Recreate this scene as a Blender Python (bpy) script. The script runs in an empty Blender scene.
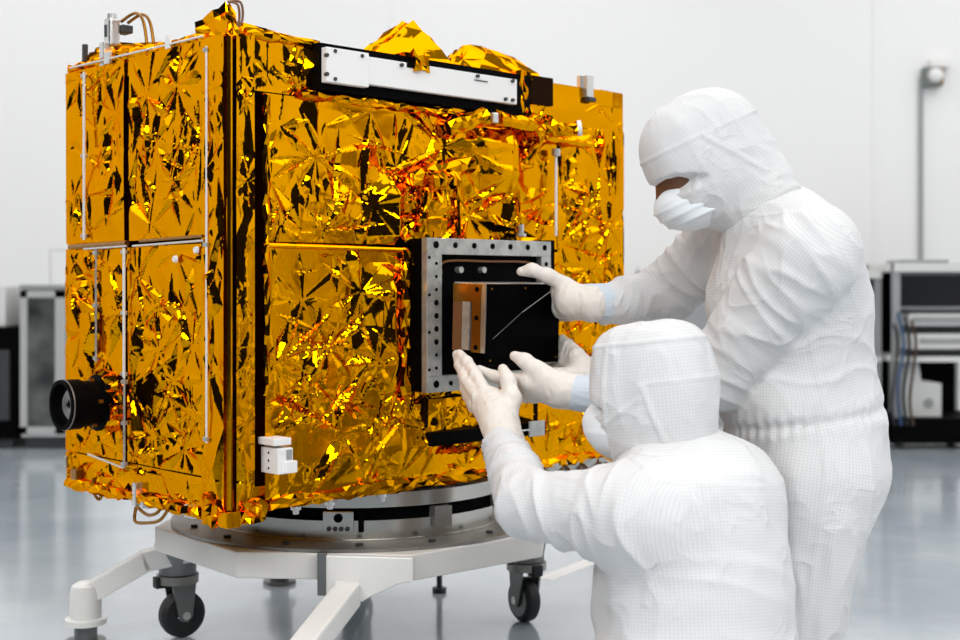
import bpy, bmesh, math, random
import numpy as np
from mathutils import Vector, Matrix, geometry

scene = bpy.context.scene
C = scene.collection
PI = math.pi
H = 0.95            # camera height
F = 1307.0          # focal length in pixels of the 960 px wide frame
HOR = 285.0         # horizon row


def at(px, py, Y):
    return Vector(((px - 480.0) / F * Y, Y, H - (py - HOR) / F * Y))


# ------------------------------------------------------------------ materials
def mat(name, col, rough=0.5, metal=0.0, coat=0.0, coat_rough=0.05, spec=0.5):
    m = bpy.data.materials.new(name)
    m.use_nodes = True
    b = m.node_tree.nodes['Principled BSDF']
    b.inputs['Base Color'].default_value = (*col, 1)
    b.inputs['Roughness'].default_value = rough
    b.inputs['Metallic'].default_value = metal
    b.inputs['Coat Weight'].default_value = coat
    b.inputs['Coat Roughness'].default_value = coat_rough
    b.inputs['Specular IOR Level'].default_value = spec
    return m


def nd(m, t, **kw):
    n = m.node_tree.nodes.new(t)
    for k, v in kw.items():
        setattr(n, k, v)
    return n


def lk(m, a, b):
    m.node_tree.links.new(a, b)


def bsdf(m):
    return m.node_tree.nodes['Principled BSDF']


def add_bump(m, scale, dist, detail=3, stretch=None, kind='noise'):
    tc = nd(m, 'ShaderNodeTexCoord')
    mp = nd(m, 'ShaderNodeMapping')
    if stretch:
        mp.inputs['Scale'].default_value = stretch
    lk(m, tc.outputs['Object'], mp.inputs[0])
    if kind == 'noise':
        t = nd(m, 'ShaderNodeTexNoise')
        t.inputs['Scale'].default_value = scale
        t.inputs['Detail'].default_value = detail
        out = t.outputs[0]
    else:
        t = nd(m, 'ShaderNodeTexVoronoi')
        t.inputs['Scale'].default_value = scale
        out = t.outputs['Distance']
    lk(m, mp.outputs[0], t.inputs['Vector'])
    bp = nd(m, 'ShaderNodeBump')
    bp.inputs['Strength'].default_value = 1.0
    bp.inputs['Distance'].default_value = dist
    lk(m, out, bp.inputs['Height'])
    lk(m, bp.outputs[0], bsdf(m).inputs['Normal'])
    return t, mp


def add_mottle(m, c0, c1, scale, lo=0.35, hi=0.65, detail=4, to='Base Color'):
    tc = nd(m, 'ShaderNodeTexCoord')
    t = nd(m, 'ShaderNodeTexNoise')
    t.inputs['Scale'].default_value = scale
    t.inputs['Detail'].default_value = detail
    lk(m, tc.outputs['Object'], t.inputs['Vector'])
    r = nd(m, 'ShaderNodeValToRGB')
    r.color_ramp.elements[0].position = lo
    r.color_ramp.elements[1].position = hi
    r.color_ramp.elements[0].color = (*c0, 1)
    r.color_ramp.elements[1].color = (*c1, 1)
    lk(m, t.outputs[0], r.inputs[0])
    lk(m, r.outputs[0], bsdf(m).inputs[to])


M = {}
M['foil'] = mat('amber_foil', (0.80, 0.325, 0.0), 0.065, 1.0)
bsdf(M['foil']).inputs['Specular Tint'].default_value = (1.0, 0.55, 0.03, 1)
add_bump(M['foil'], 22, 0.0013, 3, (1, 1, 0.7))
M['foil_strip'] = mat('amber_foil_strip', (0.80, 0.325, 0.0), 0.12, 1.0)
bsdf(M['foil_strip']).inputs['Specular Tint'].default_value = (1.0, 0.55, 0.03, 1)
add_bump(M['foil_strip'], 22, 0.0016, 3, (1.5, 1.5, 0.35))
M['copper'] = mat('amber_tape', (0.33, 0.145, 0.014), 0.3, 0.9, coat=0.15)
M['black'] = mat('black_anodised', (0.0016, 0.0016, 0.0018), 0.55, 0.0, spec=0.03)
M['black_gloss'] = mat('black_gloss', (0.0012, 0.0012, 0.0012), 0.3, 0.0, spec=0.02)
M['dark_grey'] = mat('dark_grey_paint', (0.03, 0.032, 0.034), 0.5)
M['gap'] = mat('gap_shade_dark', (0.014, 0.005, 0.001), 0.7, spec=0.03)  # near-black stands in for the shade in gaps and recesses
M['white_bar'] = mat('white_radiator_paint', (0.80, 0.79, 0.77), 0.45)
M['frame_grey'] = mat('machined_aluminium', (0.47, 0.48, 0.46), 0.42, 0.75)
add_mottle(M['frame_grey'], (0.40, 0.41, 0.39), (0.56, 0.56, 0.53), 40)
M['silver'] = mat('silver_metal', (0.68, 0.68, 0.66), 0.3, 0.9)
M['rod'] = mat('silvered_rod', (0.70, 0.68, 0.65), 0.4, 0.0)
M['ring'] = mat('turned_steel', (0.50, 0.48, 0.44), 0.2, 1.0)
M['plate_grey'] = mat('grey_plate', (0.30, 0.29, 0.27), 0.42, 0.7)
add_mottle(M['plate_grey'], (0.24, 0.23, 0.21), (0.36, 0.35, 0.32), 9)
M['white_paint'] = mat('white_enamel', (0.76, 0.75, 0.72), 0.33, coat=0.2)
M['caster_grey'] = mat('caster_grey_steel', (0.20, 0.205, 0.20), 0.4, 0.7)
M['rubber'] = mat('black_rubber', (0.010, 0.010, 0.011), 0.55)
M['glass'] = mat('dark_lens_glass', (0.004, 0.004, 0.006), 0.05, coat=1.0)
M['glove'] = mat('cream_nitrile_glove', (0.74, 0.69, 0.63), 0.48, spec=0.35)
t_, _ = add_bump(M['glove'], 55, 0.0045, 2, (1, 1, 0.55))
t_.noise_type = 'RIDGED_MULTIFRACTAL'
M['mask'] = mat('pale_blue_mask', (0.78, 0.81, 0.83), 0.85, spec=0.2)
M['cuff'] = mat('pale_blue_cuff', (0.58, 0.64, 0.71), 0.9, spec=0.2)
M['skin'] = mat('brown_skin', (0.13, 0.048, 0.018), 0.5)
M['hair'] = mat('dark_brow_hair', (0.012, 0.007, 0.005), 0.7)
M['eye'] = mat('eye_white', (0.55, 0.5, 0.45), 0.25)
M['cable'] = mat('brown_cable', (0.16, 0.06, 0.015), 0.4)
M['alarm_grey'] = mat('alarm_grey_green', (0.16, 0.18, 0.16), 0.5)
M['brown_wire'] = mat('dark_brown_wire', (0.05, 0.025, 0.012), 0.5)
M['screen'] = mat('black_screen', (0.004, 0.004, 0.005), 0.3)
M['panel_white'] = mat('equipment_white', (0.66, 0.66, 0.64), 0.5)
M['panel_grey'] = mat('equipment_grey', (0.30, 0.31, 0.31), 0.5)
M['cabinet_grey'] = mat('cabinet_light_grey', (0.42, 0.42, 0.41), 0.5)
M['blue_cable'] = mat('blue_cable', (0.03, 0.07, 0.16), 0.5)
M['glass_door'] = mat('smoked_glass_door', (0.075, 0.085, 0.08), 0.12, coat=0.4)
add_mottle(M['glass_door'], (0.03, 0.035, 0.033), (0.15, 0.16, 0.15), 3.5)


def fabric(name, grid, base=(0.69, 0.685, 0.68), line=(0.42, 0.43, 0.45), k=0.55):
    m = mat(name, base, 0.8, spec=0.25)
    uv = nd(m, 'ShaderNodeUVMap')
    sp = nd(m, 'ShaderNodeSeparateXYZ')
    lk(m, uv.outputs[0], sp.inputs[0])
    lines = []
    for i in range(2):
        d = nd(m, 'ShaderNodeMath', operation='DIVIDE')
        d.inputs[1].default_value = grid
        lk(m, sp.outputs[i], d.inputs[0])
        fr = nd(m, 'ShaderNodeMath', operation='FRACT')
        lk(m, d.outputs[0], fr.inputs[0])
        lt = nd(m, 'ShaderNodeMath', operation='LESS_THAN')
        lt.inputs[1].default_value = 0.24
        lk(m, fr.outputs[0], lt.inputs[0])
        lines.append(lt)
    mx = nd(m, 'ShaderNodeMath', operation='MAXIMUM')
    lk(m, lines[0].outputs[0], mx.inputs[0])
    lk(m, lines[1].outputs[0], mx.inputs[1])
    ml = nd(m, 'ShaderNodeMath', operation='MULTIPLY')
    ml.inputs[1].default_value = k
    lk(m, mx.outputs[0], ml.inputs[0])
    mix = nd(m, 'ShaderNodeMix', data_type='RGBA')
    lk(m, ml.outputs[0], mix.inputs[0])
    mix.inputs[6].default_value = (*base, 1)
    mix.inputs[7].default_value = (*line, 1)
    lk(m, mix.outputs[2], bsdf(m).inputs['Base Color'])
    t, _ = add_bump(m, 8, 0.0042, 3)
    t.noise_type = 'RIDGED_MULTIFRACTAL'
    t.inputs['Distortion'].default_value = 0.9
    t.inputs['Offset'].default_value = 0.8
    t.inputs['Gain'].default_value = 1.5
    return m


M['suit'] = fabric('white_gridded_cleanroom_fabric', 0.0064, k=0.34)
M['hood'] = fabric('white_gridded_hood_fabric', 0.0064, k=0.34)

# floor: blue grey poured epoxy
M['floor'] = mat('blue_grey_epoxy_floor', (0.2, 0.25, 0.30), 0.2, coat=0.8, coat_rough=0.10)
add_mottle(M['floor'], (0.39, 0.445, 0.495), (0.54, 0.59, 0.63), 1.6, 0.3, 0.7, 6)
add_bump(M['floor'], 5, 0.003, 2)
M['wall'] = mat('white_wall_panel', (0.84, 0.832, 0.822), 0.6)
M['band'] = mat('white_floor_stripe', (0.75, 0.75, 0.73), 0.4)
M['ceiling'] = mat('ceiling_panel', (0.42, 0.42, 0.42), 0.7)
M['reflect_dark'] = mat('unseen_reflection_black', (0.004, 0.004, 0.0045), 0.8, spec=0.1)  # near-black for unseen walls, added to give the foil dark reflections


# ------------------------------------------------------------------ mesh builder
class MB:
    def __init__(self):
        self.bm = bmesh.new()

    def _add(self, verts, faces, smooth=False):
        vs = [self.bm.verts.new(v) for v in verts]
        for f in faces:
            try:
                fc = self.bm.faces.new([vs[i] for i in f])
                fc.smooth = smooth
            except ValueError:
                pass
        return vs

    def box(self, c, s, R=None, bevel=0.0):
        v = []
        c = Vector(c)
        R = R or Matrix.Identity(3)
        for dx in (-.5, .5):
            for dy in (-.5, .5):
                for dz in (-.5, .5):
                    v.append(c + R @ Vector((dx * s[0], dy * s[1], dz * s[2])))
        f = [(0, 1, 3, 2), (4, 6, 7, 5), (0, 4, 5, 1), (2, 3, 7, 6), (0, 2, 6, 4), (1, 5, 7, 3)]
        vs = self._add(v, f)
        if bevel:
            es = list({e for q in vs for e in q.link_edges})
            bmesh.ops.bevel(self.bm, geom=es, offset=bevel, segments=2, profile=0.6, affect='EDGES')
        return self

    def box2(self, a, b, bevel=0.0):
        a, b = Vector(a), Vector(b)
        d = b - a
        return self.box((a + b) / 2, (abs(d.x), abs(d.y), abs(d.z)), None, bevel)

    def cyl(self, p0, p1, r0, r1=None, n=20, cap=True):
        p0, p1 = Vector(p0), Vector(p1)
        r1 = r0 if r1 is None else r1
        d = (p1 - p0).normalized()
        a = d.orthogonal().normalized()
        b = d.cross(a)
        v = []
        for p, r in ((p0, r0), (p1, r1)):
            for i in range(n):
                t = 2 * PI * i / n
                v.append(p + a * (r * math.cos(t)) + b * (r * math.sin(t)))
        f = [(i, (i + 1) % n, n + (i + 1) % n, n + i) for i in range(n)]
        vs = self._add(v, f, True)
        if cap:
            self.bm.faces.new(list(reversed(vs[:n])))
            self.bm.faces.new(vs[n:])
        return self

    def tube(self, pts, r, n=10):
        pts = [Vector(p) for p in pts]
        rows = []
        prev = None
        for i, p in enumerate(pts):
            d = (pts[min(i + 1, len(pts) - 1)] - pts[max(i - 1, 0)]).normalized()
            a = d.orthogonal().normalized() if prev is None else (prev - d * prev.dot(d)).normalized()
            prev = a
            b = d.cross(a)
            rr = r[i] if isinstance(r, (list, tuple)) else r
            rows.append([self.bm.verts.new(p + a * (rr * math.cos(2 * PI * k / n)) + b * (rr * math.sin(2 * PI * k / n)))
                         for k in range(n)])
        for i in range(len(rows) - 1):
            for k in range(n):
                f = self.bm.faces.new((rows[i][k], rows[i][(k + 1) % n], rows[i + 1][(k + 1) % n], rows[i + 1][k]))
                f.smooth = True
        self.bm.faces.new(list(reversed(rows[0])))
        self.bm.faces.new(rows[-1])
        return self

    def lathe(self, prof, c=(0, 0, 0), n=64, axis=None):
        """prof: list of (r, h) going round; axis None = z."""
        c = Vector(c)
        ax = Vector(axis).normalized() if axis is not None else Vector((0, 0, 1))
        a = ax.orthogonal().normalized()
        b = ax.cross(a)
        rows = []
        for r, h in prof:
            rows.append([self.bm.verts.new(c + ax * h + a * (max(r, 1e-5) * math.cos(2 * PI * k / n)) + b * (max(r, 1e-5) * math.sin(2 * PI * k / n)))
                         for k in range(n)])
        for i in range(len(rows) - 1):
            (r0, h0), (r1, h1) = prof[i], prof[i + 1]
            for k in range(n):
                f = self.bm.faces.new((rows[i][k], rows[i][(k + 1) % n], rows[i + 1][(k + 1) % n], rows[i + 1][k]))
                f.smooth = True
        self.sharp = True
        return self

    def prism(self, poly, ext):
        """poly: list of 3D points (planar), extruded by vector ext."""
        ext = Vector(ext)
        n = len(poly)
        v = [Vector(p) for p in poly] + [Vector(p) + ext for p in poly]
        f = [tuple(reversed(range(n))), tuple(range(n, 2 * n))]
        f += [(i, (i + 1) % n, n + (i + 1) % n, n + i) for i in range(n)]
        self._add(v, f)
        return self

    def crumple(self, amp, cuts=3, seed=0, scale=18.0):
        bmesh.ops.remove_doubles(self.bm, verts=self.bm.verts[:], dist=1e-5)
        bmesh.ops.subdivide_edges(self.bm, edges=self.bm.edges[:], cuts=cuts, use_grid_fill=True)
        bmesh.ops.triangulate(self.bm, faces=self.bm.faces[:])
        rnd = random.Random(seed)
        self.bm.normal_update()
        for v in self.bm.verts:
            v.co += v.normal * rnd.uniform(-amp, amp) + Vector((rnd.uniform(-amp, amp), rnd.uniform(-amp, amp), rnd.uniform(-amp, amp))) * 0.7
        for f in self.bm.faces:
            f.smooth = False
        return self

    def build(self, name, m, parent=None, sharp=35, bevel=0.0):
        me = bpy.data.meshes.new(name)
        bmesh.ops.recalc_face_normals(self.bm, faces=self.bm.faces[:])
        self.bm.to_mesh(me)
        self.bm.free()
        o = bpy.data.objects.new(name, me)
        C.objects.link(o)
        me.materials.append(m)
        if parent is not None:
            o.parent = parent
        if any(p.use_smooth for p in me.polygons):
            me.set_sharp_from_angle(angle=math.radians(sharp))
        if bevel:
            md = o.modifiers.new('bevel', 'BEVEL')
            md.width = bevel
            md.segments = 2
            md.limit_method = 'ANGLE'
        return o


def tag(o, label=None, cat=None, group=None, kind=None):
    if label:
        o['label'] = label
    if cat:
        o['category'] = cat
    if group:
        o['group'] = group
    if kind:
        o['kind'] = kind
    return o


def thing(name, loc, label, cat, group=None, rz=0.0):
    o = bpy.data.objects.new(name, None)
    C.objects.link(o)
    o.location = loc
    o.rotation_euler = (0, 0, rz)
    o.empty_display_size = 0.1
    return tag(o, label, cat, group)


def copy_tree(o, parent=None):
    c = o.copy()
    C.objects.link(c)
    if parent is not None:
        c.parent = parent
    for ch in list(o.children):
        copy_tree(ch, c)
    return c


_rs = np.random.RandomState(5)
_perm = np.concatenate([_rs.permutation(256)] * 3)
_grad = _rs.normal(size=(256, 3))
_grad /= np.linalg.norm(_grad, axis=1)[:, None]


def pnoise(P):
    P = np.asarray(P, dtype=np.float64)
    i = np.floor(P).astype(int)
    f = P - i
    i &= 255
    u = f * f * f * (f * (f * 6 - 15) + 10)
    out = 0
    for dx in (0, 1):
        for dy in (0, 1):
            for dz in (0, 1):
                h = _perm[_perm[_perm[(i[:, 0] + dx) & 255] + ((i[:, 1] + dy) & 255)] + ((i[:, 2] + dz) & 255)]
                g = _grad[h]
                d = g[:, 0] * (f[:, 0] - dx) + g[:, 1] * (f[:, 1] - dy) + g[:, 2] * (f[:, 2] - dz)
                w = (u[:, 0] if dx else 1 - u[:, 0]) * (u[:, 1] if dy else 1 - u[:, 1]) * (u[:, 2] if dz else 1 - u[:, 2])
                out = out + w * d
    return out


def arr(v):
    return np.array(tuple(v), dtype=np.float64)


# ------------------------------------------------------------------ the room
def quad_wall(name, pts, m, thick=None):
    mb = MB()
    mb.prism(pts, thick)
    o = mb.build(name, m)
    tag(o, kind='structure')
    return o


XL, XR, YB, YF, ZC = -5.2, 5.6, 8.8, -3.6, 4.2
quad_wall('floor', [(XL, YF, 0), (XR, YF, 0), (XR, YB, 0), (XL, YB, 0)], M['floor'], (0, 0, -0.1))
quad_wall('wall_back', [(XL, YB, 0), (XR, YB, 0), (XR, YB, ZC), (XL, YB, ZC)], M['wall'], (0, 0.1, 0))
quad_wall('wall_left', [(XL, YF, 0), (XL, 3.0, 0), (XL, 3.0, ZC), (XL, YF, ZC)], M['reflect_dark'], (-0.1, 0, 0))  # unseen dark section added for dark reflections in the left face
quad_wall('wall_left', [(XL, 3.0, 0), (XL, YB, 0), (XL, YB, ZC), (XL, 3.0, ZC)], M['wall'], (-0.1, 0, 0))
quad_wall('wall_right', [(XR, YF, 0), (XR, 1.35, 0), (XR, 1.35, ZC), (XR, YF, ZC)], M['reflect_dark'], (0.1, 0, 0))  # unseen dark section added for dark reflections in the right face
quad_wall('wall_right', [(XR, 1.35, 0), (XR, YB, 0), (XR, YB, ZC), (XR, 1.35, ZC)], M['wall'], (0.1, 0, 0))
quad_wall('wall_front', [(XL, YF, 0), (XR, YF, 0), (XR, YF, ZC), (XL, YF, ZC)], M['reflect_dark'], (0, -0.1, 0))  # unseen wall behind the camera, made black to darken foil reflections
quad_wall('ceiling', [(XL, YF, ZC), (XR, YF, ZC), (XR, YB, ZC), (XL, YB, ZC)], M['ceiling'], (0, 0, 0.1))
# flat joint covers between the wall panels
for i, px in enumerate((-0.6, 2.66)):
    o = MB().box((px, YB - 0.004, ZC / 2), (0.03, 0.008, ZC)).build('trim_%d' % (i + 1), M['wall'])
    tag(o, kind='structure')

# ------------------------------------------------------------------ spacecraft
X0, Y0, ZT, ZB = -0.545, 2.85, 1.502, 0.453
UX = Vector((0.7195, 0.6945, 0))
VX = Vector((-0.6945, 0.7195, 0))
O = Vector((X0, Y0, 0))
WR, WL, HB = 1.331, 0.756, ZT - ZB
ROTZ = math.atan2(UX.y, UX.x)


def RF(px, py, out=0.0):
    """point of the pixel ray on the right face pushed out by out, in spacecraft coordinates"""
    D = Vector(((px - 480) / F, 1, -(py - HOR) / F))
    t = (O.dot(VX) - out) / D.dot(VX)
    P = D * t
    return Vector(((P - O).dot(UX), -out, H + P.z - ZB))


def LF(px, py, out=0.0):
    D = Vector(((px - 480) / F, 1, -(py - HOR) / F))
    t = (O.dot(UX) - out) / D.dot(UX)
    P = D * t
    return Vector((-out, (P - O).dot(VX), H + P.z - ZB))


SC = thing('spacecraft', (X0, Y0, ZB), 'boxy spacecraft wrapped in crinkled golden foil, standing on the white wheeled dolly', 'spacecraft', rz=ROTZ)


def tri_raster(Hm, xs, ys, pts, hts):
    """adds the piecewise linear surface through the points (Delaunay) to the height map"""
    vs, es, fs, ov, oe, of = geometry.delaunay_2d_cdt(pts, [], [], 0, 1e-6)
    z = [hts[q[0]] if q else 0 for q in ov]
    dx, dy = xs[1] - xs[0], ys[1] - ys[0]
    for fc in fs:
        (ax_, ay_), (bx_, by_), (cx_, cy_) = [vs[i] for i in fc]
        i0, i1 = max(0, int(min(ax_, bx_, cx_) / dx)), min(len(xs), int(max(ax_, bx_, cx_) / dx) + 2)
        j0, j1 = max(0, int(min(ay_, by_, cy_) / dy)), min(len(ys), int(max(ay_, by_, cy_) / dy) + 2)
        if i1 <= i0 or j1 <= j0:
            continue
        gx_, gy_ = xs[i0:i1, None], ys[None, j0:j1]
        det = (by_ - cy_) * (ax_ - cx_) + (cx_ - bx_) * (ay_ - cy_)
        if abs(det) < 1e-12:
            continue
        l0 = ((by_ - cy_) * (gx_ - cx_) + (cx_ - bx_) * (gy_ - cy_)) / det
        l1 = ((cy_ - ay_) * (gx_ - cx_) + (ax_ - cx_) * (gy_ - cy_)) / det
        l2 = 1 - l0 - l1
        ins = (l0 >= -1e-9) & (l1 >= -1e-9) & (l2 >= -1e-9)
        val = l0 * z[fc[0]] + l1 * z[fc[1]] + l2 * z[fc[2]]
        sub = Hm[i0:i1, j0:j1]
        sub[ins] = val[ins]


def foil(name, org, ea, eb, nrm, w, h, seed, amp=0.006, fill=0.020, star_r=(0.05, 0.11), nstar=20, m=None, skirt=0.045, extra=(), parent=None, res=0.0027, crush=0.22, ramps=(), crush_h=9.0):
    """a crinkled blanket: broad facets, long creases radiating from pinch points, crushed patches"""
    rnd = random.Random(seed)
    org, ea, eb, nrm = Vector(org), Vector(ea), Vector(eb), Vector(nrm)
    nx, ny = max(8, int(w / res)), max(8, int(h / res))
    xs, ys = np.linspace(0, w, nx + 1), np.linspace(0, h, ny + 1)
    sc = amp / 0.006

    def layer(step, a_):
        pts, hts = [], []
        mx, my = max(2, round(w / step)), max(2, round(h / step))
        for i in range(mx + 1):
            for j in range(my + 1):
                ex, ey = i in (0, mx), j in (0, my)
                x = w * i / mx + (0 if ex else rnd.uniform(-.42, .42) * w / mx)
                y = h * j / my + (0 if ey else rnd.uniform(-.42, .42) * h / my)
                pts.append(Vector((x, y)))
                hts.append(rnd.uniform(-1, 1) * a_ * (0.3 if ex or ey else 1))
        Hm = np.zeros((nx + 1, ny + 1))
        tri_raster(Hm, xs, ys, pts, hts)
        return Hm
    Hh = layer(0.16, 0.0110 * sc)
    Hh += layer(0.06, 0.0024 * sc)
    fine = layer(max(0.022, fill), 0.0038 * sc)
    gxx, gyy = np.meshgrid(xs, ys, indexing='ij')
    mk = pnoise(np.stack([gxx.ravel() * 5.5 + seed * 3.3, gyy.ravel() * 5.5, np.full(gxx.size, seed * 0.7)], 1)).reshape(gxx.shape)
    mk = np.clip((mk - (0.36 - crush * 0.6)) / 0.2, 0, 1)
    mk *= np.clip((crush_h - gyy) / 0.05, 0, 1)
    Hh += fine * (0.07 + 0.93 * mk)

    def crease(x0, y0, ang, L, wd, A, skew):
        c, s_ = math.cos(ang), math.sin(ang)
        x1, y1 = x0 + c * L, y0 + s_ * L
        i0, i1 = np.searchsorted(xs, [min(x0, x1) - wd * 2, max(x0, x1) + wd * 2])
        j0, j1 = np.searchsorted(ys, [min(y0, y1) - wd * 2, max(y0, y1) + wd * 2])
        if i1 - i0 < 1 or j1 - j0 < 1:
            return
        gx_, gy_ = xs[i0:i1, None] - x0, ys[None, j0:j1] - y0
        t = (gx_ * c + gy_ * s_) / L
        d = -gx_ * s_ + gy_ * c
        env = np.minimum(np.clip(t / 0.55, 0, 1), np.clip((1 - t) / 0.45, 0, 1))
        wl = wd * (0.05 + env)
        q = d / wl
        prof = np.where(q < 0, np.clip(1 + q / skew, 0, 1), np.clip(1 - q / (2 - skew), 0, 1))
        Hh[i0:i1, j0:j1] += A * wd * env * prof * ((t > 0) & (t < 1))

    discs = []

    def star(a, b, R, A, k=None):
        k = k or rnd.randint(4, 9)
        discs.append((a, b, R))
        ph = rnd.uniform(0, 6.28)
        for j in range(k):
            t = ph + 2 * PI * (j + rnd.uniform(-0.33, 0.33)) / k
            L = R * rnd.uniform(0.8, 2.3)
            wd = L * rnd.uniform(0.045, 0.16)
            crease(a, b, t, L, wd, A * rnd.choice((-1, 1, 1)) * rnd.uniform(0.4, 1.1), rnd.uniform(0.25, 1.75))
    for (a, b, R, A, k) in extra:
        star(a, b, R, A * 70, k)
    tries = made = 0
    while made < nstar and tries < nstar * 40:
        tries += 1
        R = rnd.uniform(*star_r)
        a, b = rnd.uniform(0.01, w - 0.01), rnd.uniform(0.01, h - 0.01)
        if any((a - x) ** 2 + (b - y) ** 2 < ((R + r) * 0.7) ** 2 for x, y, r in discs):
            continue
        star(a, b, R, sc * rnd.uniform(0.4, 0.95))
        made += 1
    # loose creases between the pinch points
    for i in range(int(w * h * 190 * (0.5 + crush))):
        L = rnd.uniform(0.04, 0.22)
        crease(rnd.uniform(0, w), rnd.uniform(0, h), rnd.gauss(PI / 2, 0.9) + (PI if rnd.random() < .5 else 0), L, L * rnd.uniform(0.02, 0.13), sc * rnd.choice((-1, 1)) * rnd.uniform(0.25, 0.8), rnd.uniform(0.2, 1.8))
    # ramps added to tilt the foil so it reflects the dark walls
    for rx0, rx1, rx2, rz0, rz1, rise in ramps:
        up = np.clip((gxx - rx0) / (rx1 - rx0), 0, 1) * np.clip((rx2 - gxx) / 0.05, 0, 1)
        wz = np.clip((gyy - rz0) / 0.07, 0, 1) * np.clip((rz1 - gyy) / 0.07, 0, 1)
        Hh *= 1 - 0.65 * up ** 0.5 * wz
        Hh += rise * up * wz
    # hold the rim down
    rim = np.minimum(np.minimum(gxx, w - gxx), np.minimum(gyy, h - gyy))
    Hh *= 0.35 + 0.65 * np.clip(rim / 0.02, 0, 1)
    eaA, ebA, nA, oA = arr(ea), arr(eb), arr(nrm), arr(org)
    V = oA + gxx[..., None] * eaA + gyy[..., None] * ebA + Hh[..., None] * nA
    V = V.reshape(-1, 3)
    N_ = (nx + 1) * (ny + 1)
    I = np.arange(N_).reshape(nx + 1, ny + 1)
    Q = np.stack([I[:-1, :-1], I[1:, :-1], I[1:, 1:], I[:-1, 1:]], -1).reshape(-1, 4)
    ring = np.concatenate([I[:-1, 0], I[-1, :-1], I[:0:-1, -1], I[0, :0:-1]])
    bk = V[ring] - nA * skirt
    bi = N_ + np.arange(len(ring))
    r2, b2 = np.roll(ring, -1), np.roll(bi, -1)
    Q = np.concatenate([Q, np.stack([ring, bi, b2, r2], 1)])
    if eaA @ np.cross(ebA, nA) < 0:
        Q = Q[:, ::-1]
    V = np.concatenate([V, bk])
    me = bpy.data.meshes.new(name)
    me.vertices.add(len(V))
    me.vertices.foreach_set('co', V.astype(np.float32).ravel())
    me.loops.add(Q.size)
    me.loops.foreach_set('vertex_index', np.ascontiguousarray(Q).astype(np.int32).ravel())
    me.polygons.add(len(Q))
    me.polygons.foreach_set('loop_start', np.arange(0, Q.size, 4, dtype=np.int32))
    me.polygons.foreach_set('use_smooth', np.ones(len(Q), bool))
    me.update(calc_edges=True)
    me.set_sharp_from_angle(angle=math.radians(14))
    o = bpy.data.objects.new(name, me)
    C.objects.link(o)
    me.materials.append(m or M['foil'])
    o.parent = parent or SC
    return o


X, Yv, Z3 = Vector((1, 0, 0)), Vector((0, 1, 0)), Vector((0, 0, 1))
# inner body, coloured dark so the gaps between the blankets look shaded
MB().box2((0.034, 0.034, 0.03), (WR - 0.03, WL - 0.03, HB - 0.03)).build('bus_body', M['gap'], SC)


def foil_right(name, pa, pz0, pz1, pb, seed, out=0.0, **kw):
    return foil(name, (pa, -out, pz0), X, Z3, -Yv, pb - pa, pz1 - pz0, seed, **kw)


def foil_left(name, ya, z0, yb, z1, seed, out=0.0, **kw):
    # runs from far (yb) to near (ya)
    return foil(name, (-out, yb, z0), -Yv, Z3, -X, yb - ya, z1 - z0, seed, **kw)


xa = RF(262, 285).x
x_strip0, x_strip1 = RF(233, 285).x, RF(251, 285).x
z_top2 = RF(262, 93).z
z_seam = RF(262, 244).z
z_bot = 0.02
# big right face
xq = RF(555, 285).x
xfr = RF(427, 300, 0.065).x - xa
foil_right('foil_blanket', xa, z_seam + 0.006, z_top2, xq, 11, out=0.006, crush=0.12, nstar=26, ramps=((xfr - 0.15, xfr - 0.07, xfr - 0.02, -1.0, RF(400, 170).z - z_seam, 0.042), (RF(430, 140).x - xa, RF(490, 140).x - xa, RF(520, 140).x - xa, RF(400, 200).z - z_seam, RF(480, 118).z - z_seam, 0.035)), amp=0.0075, fill=0.019, star_r=(0.06, 0.13),
           extra=[(RF(315, 160).x - xa, RF(315, 160).z - z_seam, 0.10, 0.006, 8), (RF(440, 150).x - xa, RF(440, 150).z - z_seam, 0.13, 0.013, 9)])
foil_right('foil_blanket', xq + 0.006, z_bot, z_top2 + 0.012, WR, 14, out=0.004, crush=0.1, nstar=16, amp=0.007, star_r=(0.06, 0.11),
           extra=[(RF(600, 115).x - xq, RF(600, 115).z - z_bot, 0.07, 0.010, 6), (RF(590, 265).x - xq, RF(590, 268).z - z_bot, 0.08, 0.010, 10), (RF(580, 420).x - xq, RF(580, 420).z - z_bot, 0.08, 0.010, 9)])
foil_right('foil_blanket', xa, z_bot, z_seam - 0.002, xq, 112, out=0.012, crush=0.34, crush_h=RF(350, 400).z - z_bot, nstar=34, ramps=((xfr - 0.19, xfr - 0.085, xfr - 0.03, RF(400, 392).z - z_bot, RF(350, 262).z - z_bot, 0.036), (RF(300, 470).x - xa, RF(350, 470).x - xa, RF(440, 470).x - xa, RF(400, 475).z - z_bot, RF(400, 420).z - z_bot, 0.02)), amp=0.0085, fill=0.017, star_r=(0.04, 0.1),
           extra=[(RF(300, 300).x - xa, RF(300, 300).z - z_bot, 0.10, 0.004, 7)])
foil_right('foil_blanket', RF(253, 60).x, z_top2 + 0.004, HB, WR, 13, out=0.0, nstar=9, amp=0.006, fill=0.022, star_r=(0.04, 0.07))
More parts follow.
